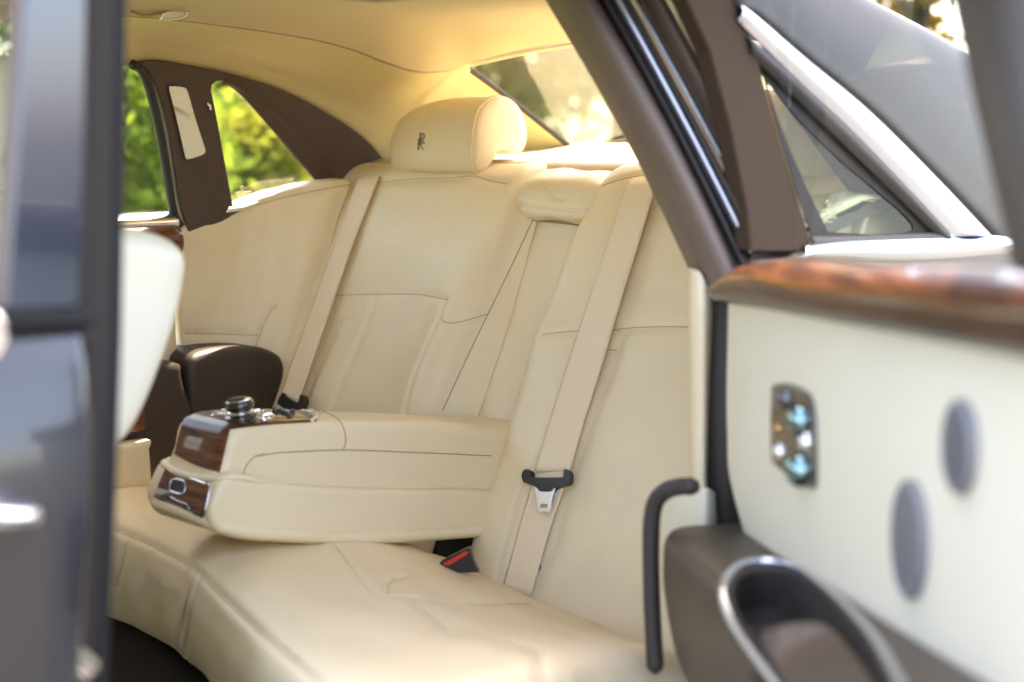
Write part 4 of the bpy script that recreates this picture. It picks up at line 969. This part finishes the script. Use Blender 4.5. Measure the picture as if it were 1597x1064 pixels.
# door frame / pillar edge bands
fplate('rear_edge', [(172, -60), (203, -60), (199, 300), (195, 520), (185, 800), (168, 1140), (128, 1140), (146, 800), (158, 520), (166, 300)], 'edge_band', .018, .05, bev=.008)
fplate('edge_gap', [(112, -60), (180, -60), (172, 520), (140, 1140), (60, 1140), (110, 520)], 'gap', .010, .02)
fplate('pillar_cover', [(38, -60), (136, -60), (134, 200), (130, 330), (124, 482), (8, 486), (20, 300), (34, 60)], 'gloss_black', -.006, .014)
fplate('frame_seal', [(22, -60), (40, -60), (36, 60), (22, 300), (10, 484), (-6, 484), (6, 300), (18, 60)], 'seal', -.004, .012)
obj('door_window', *sheet([aY(x, y, .006) for x, y in [(-2400, -300), (22, -160), (18, 60), (4, 300), (-8, 484), (-2600, 484)]]), 'glass_tint', fr, smooth=False)
fplate('waist_rubber', [(-260, 486), (150, 484), (152, 512), (-260, 516)], 'edge_band', -.010, .016)
fplate('waist_gap', [(-260, 514), (150, 510), (150, 540), (-260, 546)], 'gap', 0, .01)
fplate('chrome_waist_strip', [(-300, 484), (2, 486), (12, 505), (12, 545), (2, 562), (-300, 560)], 'chrome', -.016, .012)
sk = []
for z, o_ in [(.25, .02), (.4, -.012), (.55, -.03), (.7, -.036), (.85, -.030), (.93, -.014), (.975, .004)]:
    xe = np.interp(z, [.25, .63, .98], [-1.325, -1.298, -1.256])
    sk.append([(x, o_, z) for x in (-2.5, -2.0, -1.6, -1.4)]+[(xe-.012, o_, z), (xe, o_+.006, z), (xe+.003, o_+.03, z)])
obj('door_skin', net(sk, 40, 40).reshape(-1, 3), gridf(40, 40), 'paint_door', fr, solid=.006)
hp = [aY(x, y, o_) for x, y, o_ in [(48, 800, -.035), (40, 806, -.058), (10, 808, -.068), (-60, 808, -.070), (-180, 808, -.06)]]
hd = tube('handle', scurve(hp, 30), .014, 'chrome', fr, seg=14, flat=(0, 0, 1), r2=.011)
obj('handle_escutcheon', *poly_plate([aY(x, y, -.037) for x, y in scurve([(52, 800), (30, 770), (-20, 765), (-20, 870), (30, 860), (50, 830)], 30)], (), .012, (0, 1, 0)), 'gloss_black', fr, smooth=False, bevel=.003)
obj('latch_striker', *merge(tube_geo(scurve([aY(x, y, -.02) for x, y in [(84, 1022), (100, 1018), (118, 1030), (136, 1046)]], 16), .013, seg=12)), 'chrome', fr)
obj('inner_shell', *box_geo((-1.9, .07, .62), (1.2, .05, .7)), 'leather_pale', fr, smooth=False, bevel=.01)

# ================================================================== planting beyond the car
def leaves(n, cfun, size, droop=.3):
    V, Fc = [], []
    for i in range(n):
        c = cfun(); s = size*random.uniform(.6, 1.4)
        a = np.random.normal(size=3); a[2] *= .6; a /= np.linalg.norm(a); b_ = np.cross(a, np.random.normal(size=3)); b_ /= np.linalg.norm(b_)
        k = len(V); V += [c-a*s, c+b_*s*.42, c+a*s, c-b_*s*.42]; Fc.append((k, k+1, k+2, k+3))
    return V, Fc
def clump_fun(c, rx, ry, rz, k):
    cl = []
    for i in range(k):
        d = np.random.normal(size=3); d /= np.linalg.norm(d); cl.append((np.array(c)+d*np.array((rx, ry, rz))*random.uniform(.35, 1), random.uniform(.18, .42)*min(rx, rz)))
    def f():
        p, r_ = random.choice(cl); return p+np.random.normal(size=3)*r_*.55
    return f, cl
def shrub(x, y, h_, wd, m, label):
    e = empty('shrub', (x, y, 0), label, 'shrub', 'shrubs beyond the far windows')
    f, cl = clump_fun((x, y, h_*.55), wd, wd, h_*.45, 26)
    obj('foliage', *leaves(7000, f, .05), m, e, smooth=False)
    st = [tube_geo([(x, y, 0), (x*.6+p[0]*.4, y*.6+p[1]*.4, p[2]*.5), tuple(p)], np.array((.02, .014, .005)), seg=6) for p, r_ in cl[:9]]
    obj('stem', *merge(*st), 'bark', e)
def at_az(px, dist):
    r = ray(px, 300); r = np.array((r[0], r[1])); r /= np.linalg.norm(r); return CAM[0]+r[0]*dist, CAM[1]+r[1]*dist
sh_list = [(190, 9.0, 2.0, .75, 'leaf_lime', 'tall lime green shrub seen through the far door window'), (255, 10.5, 1.75, .7, 'leaf_green', 'mid green shrub just right of the tall lime one'),
           (345, 11.0, 1.45, .75, 'leaf_lime', 'lime shrub behind the front edge of the quarter window'), (395, 9.6, 1.42, .65, 'leaf_yellow', 'yellow green shrub in the middle of the quarter window'),
           (450, 11.5, 1.15, .8, 'leaf_lime', 'low lime shrub at the rear corner of the quarter window'), (300, 12.5, 1.5, .8, 'leaf_green', 'green shrub hidden mostly by the far mirror pillar')]
for px, di, h_, wd, m, lb in sh_list:
    x, y = at_az(px, di); shrub(x, y, h_, wd, m, lb)
def tree(px, dist, h_, cw, label, m, n=5200, ls=.16):
    if m == 'leaf_backlit': n = 1300
    x, y = at_az(px, dist); e = empty('tree', (x, y, 0), label, 'tree', 'trees behind the car')
    lean = random.uniform(-.5, .5)
    trunk = [(x, y, 0), (x+lean*.2, y, h_*.25), (x+lean*.5, y+.1, h_*.5), (x+lean, y, h_*.8)]
    f, cl = clump_fun((x+lean*.6, y, h_*.60), cw, cw, h_*.44, 46)
    gs = [tube_geo(scurve(trunk, 16), np.linspace(.22, .05, 16), seg=10)]
    for p, r_ in cl[:22]:
        b0 = curve(trunk, 30)[random.randint(9, 26)]; gs.append(tube_geo(scurve([b0, (b0+p)/2+np.array((0, 0, .25)), p], 8), np.linspace(.075, .015, 8), seg=6))
    obj('trunk', *merge(*gs), 'bark', e); obj('crown', *leaves(n, f, ls), m, e, smooth=False)
for px, di, h_, cw, m, lb in [(120, 22, 8.5, 3.0, 'leaf_green', 'dark tree behind the lime shrubs, leftmost of its row'), (330, 24, 9, 3.0, 'leaf_green', 'dark tree above the quarter window shrubs'), (500, 25, 8, 2.8, 'leaf_dark', 'dark tree behind the brown pillar'),
                          (800, 30, 6.5, 3.6, 'leaf_pale', 'pale green tree beyond the left half of the rear window'), (960, 27, 6, 3.2, 'leaf_pale', 'pale green tree beyond the right half of the rear window'), (1415, 24, 6.0, .9, 'leaf_backlit', 'small golden backlit tree above the bright roof edge')]:
    tree(px, di, h_, cw, lb, m)

for ch in [o for o in bpy.data.objects if o.parent == fs]:
    c = ch.copy(); col.objects.link(c); c.parent = fs2; c.matrix_parent_inverse = Matrix.Translation((1.15, -.55, -.25))
# ------------------------------------------------------------------ put every empty at the base of its thing
for nme, loc in ROOT_LOC.items():
    e = bpy.data.objects[nme]; e.location = loc
    inv = Matrix.Translation(-loc)
    if e == fs2: continue
    for ch in [o for o in bpy.data.objects if o.parent == e]: ch.matrix_parent_inverse = inv
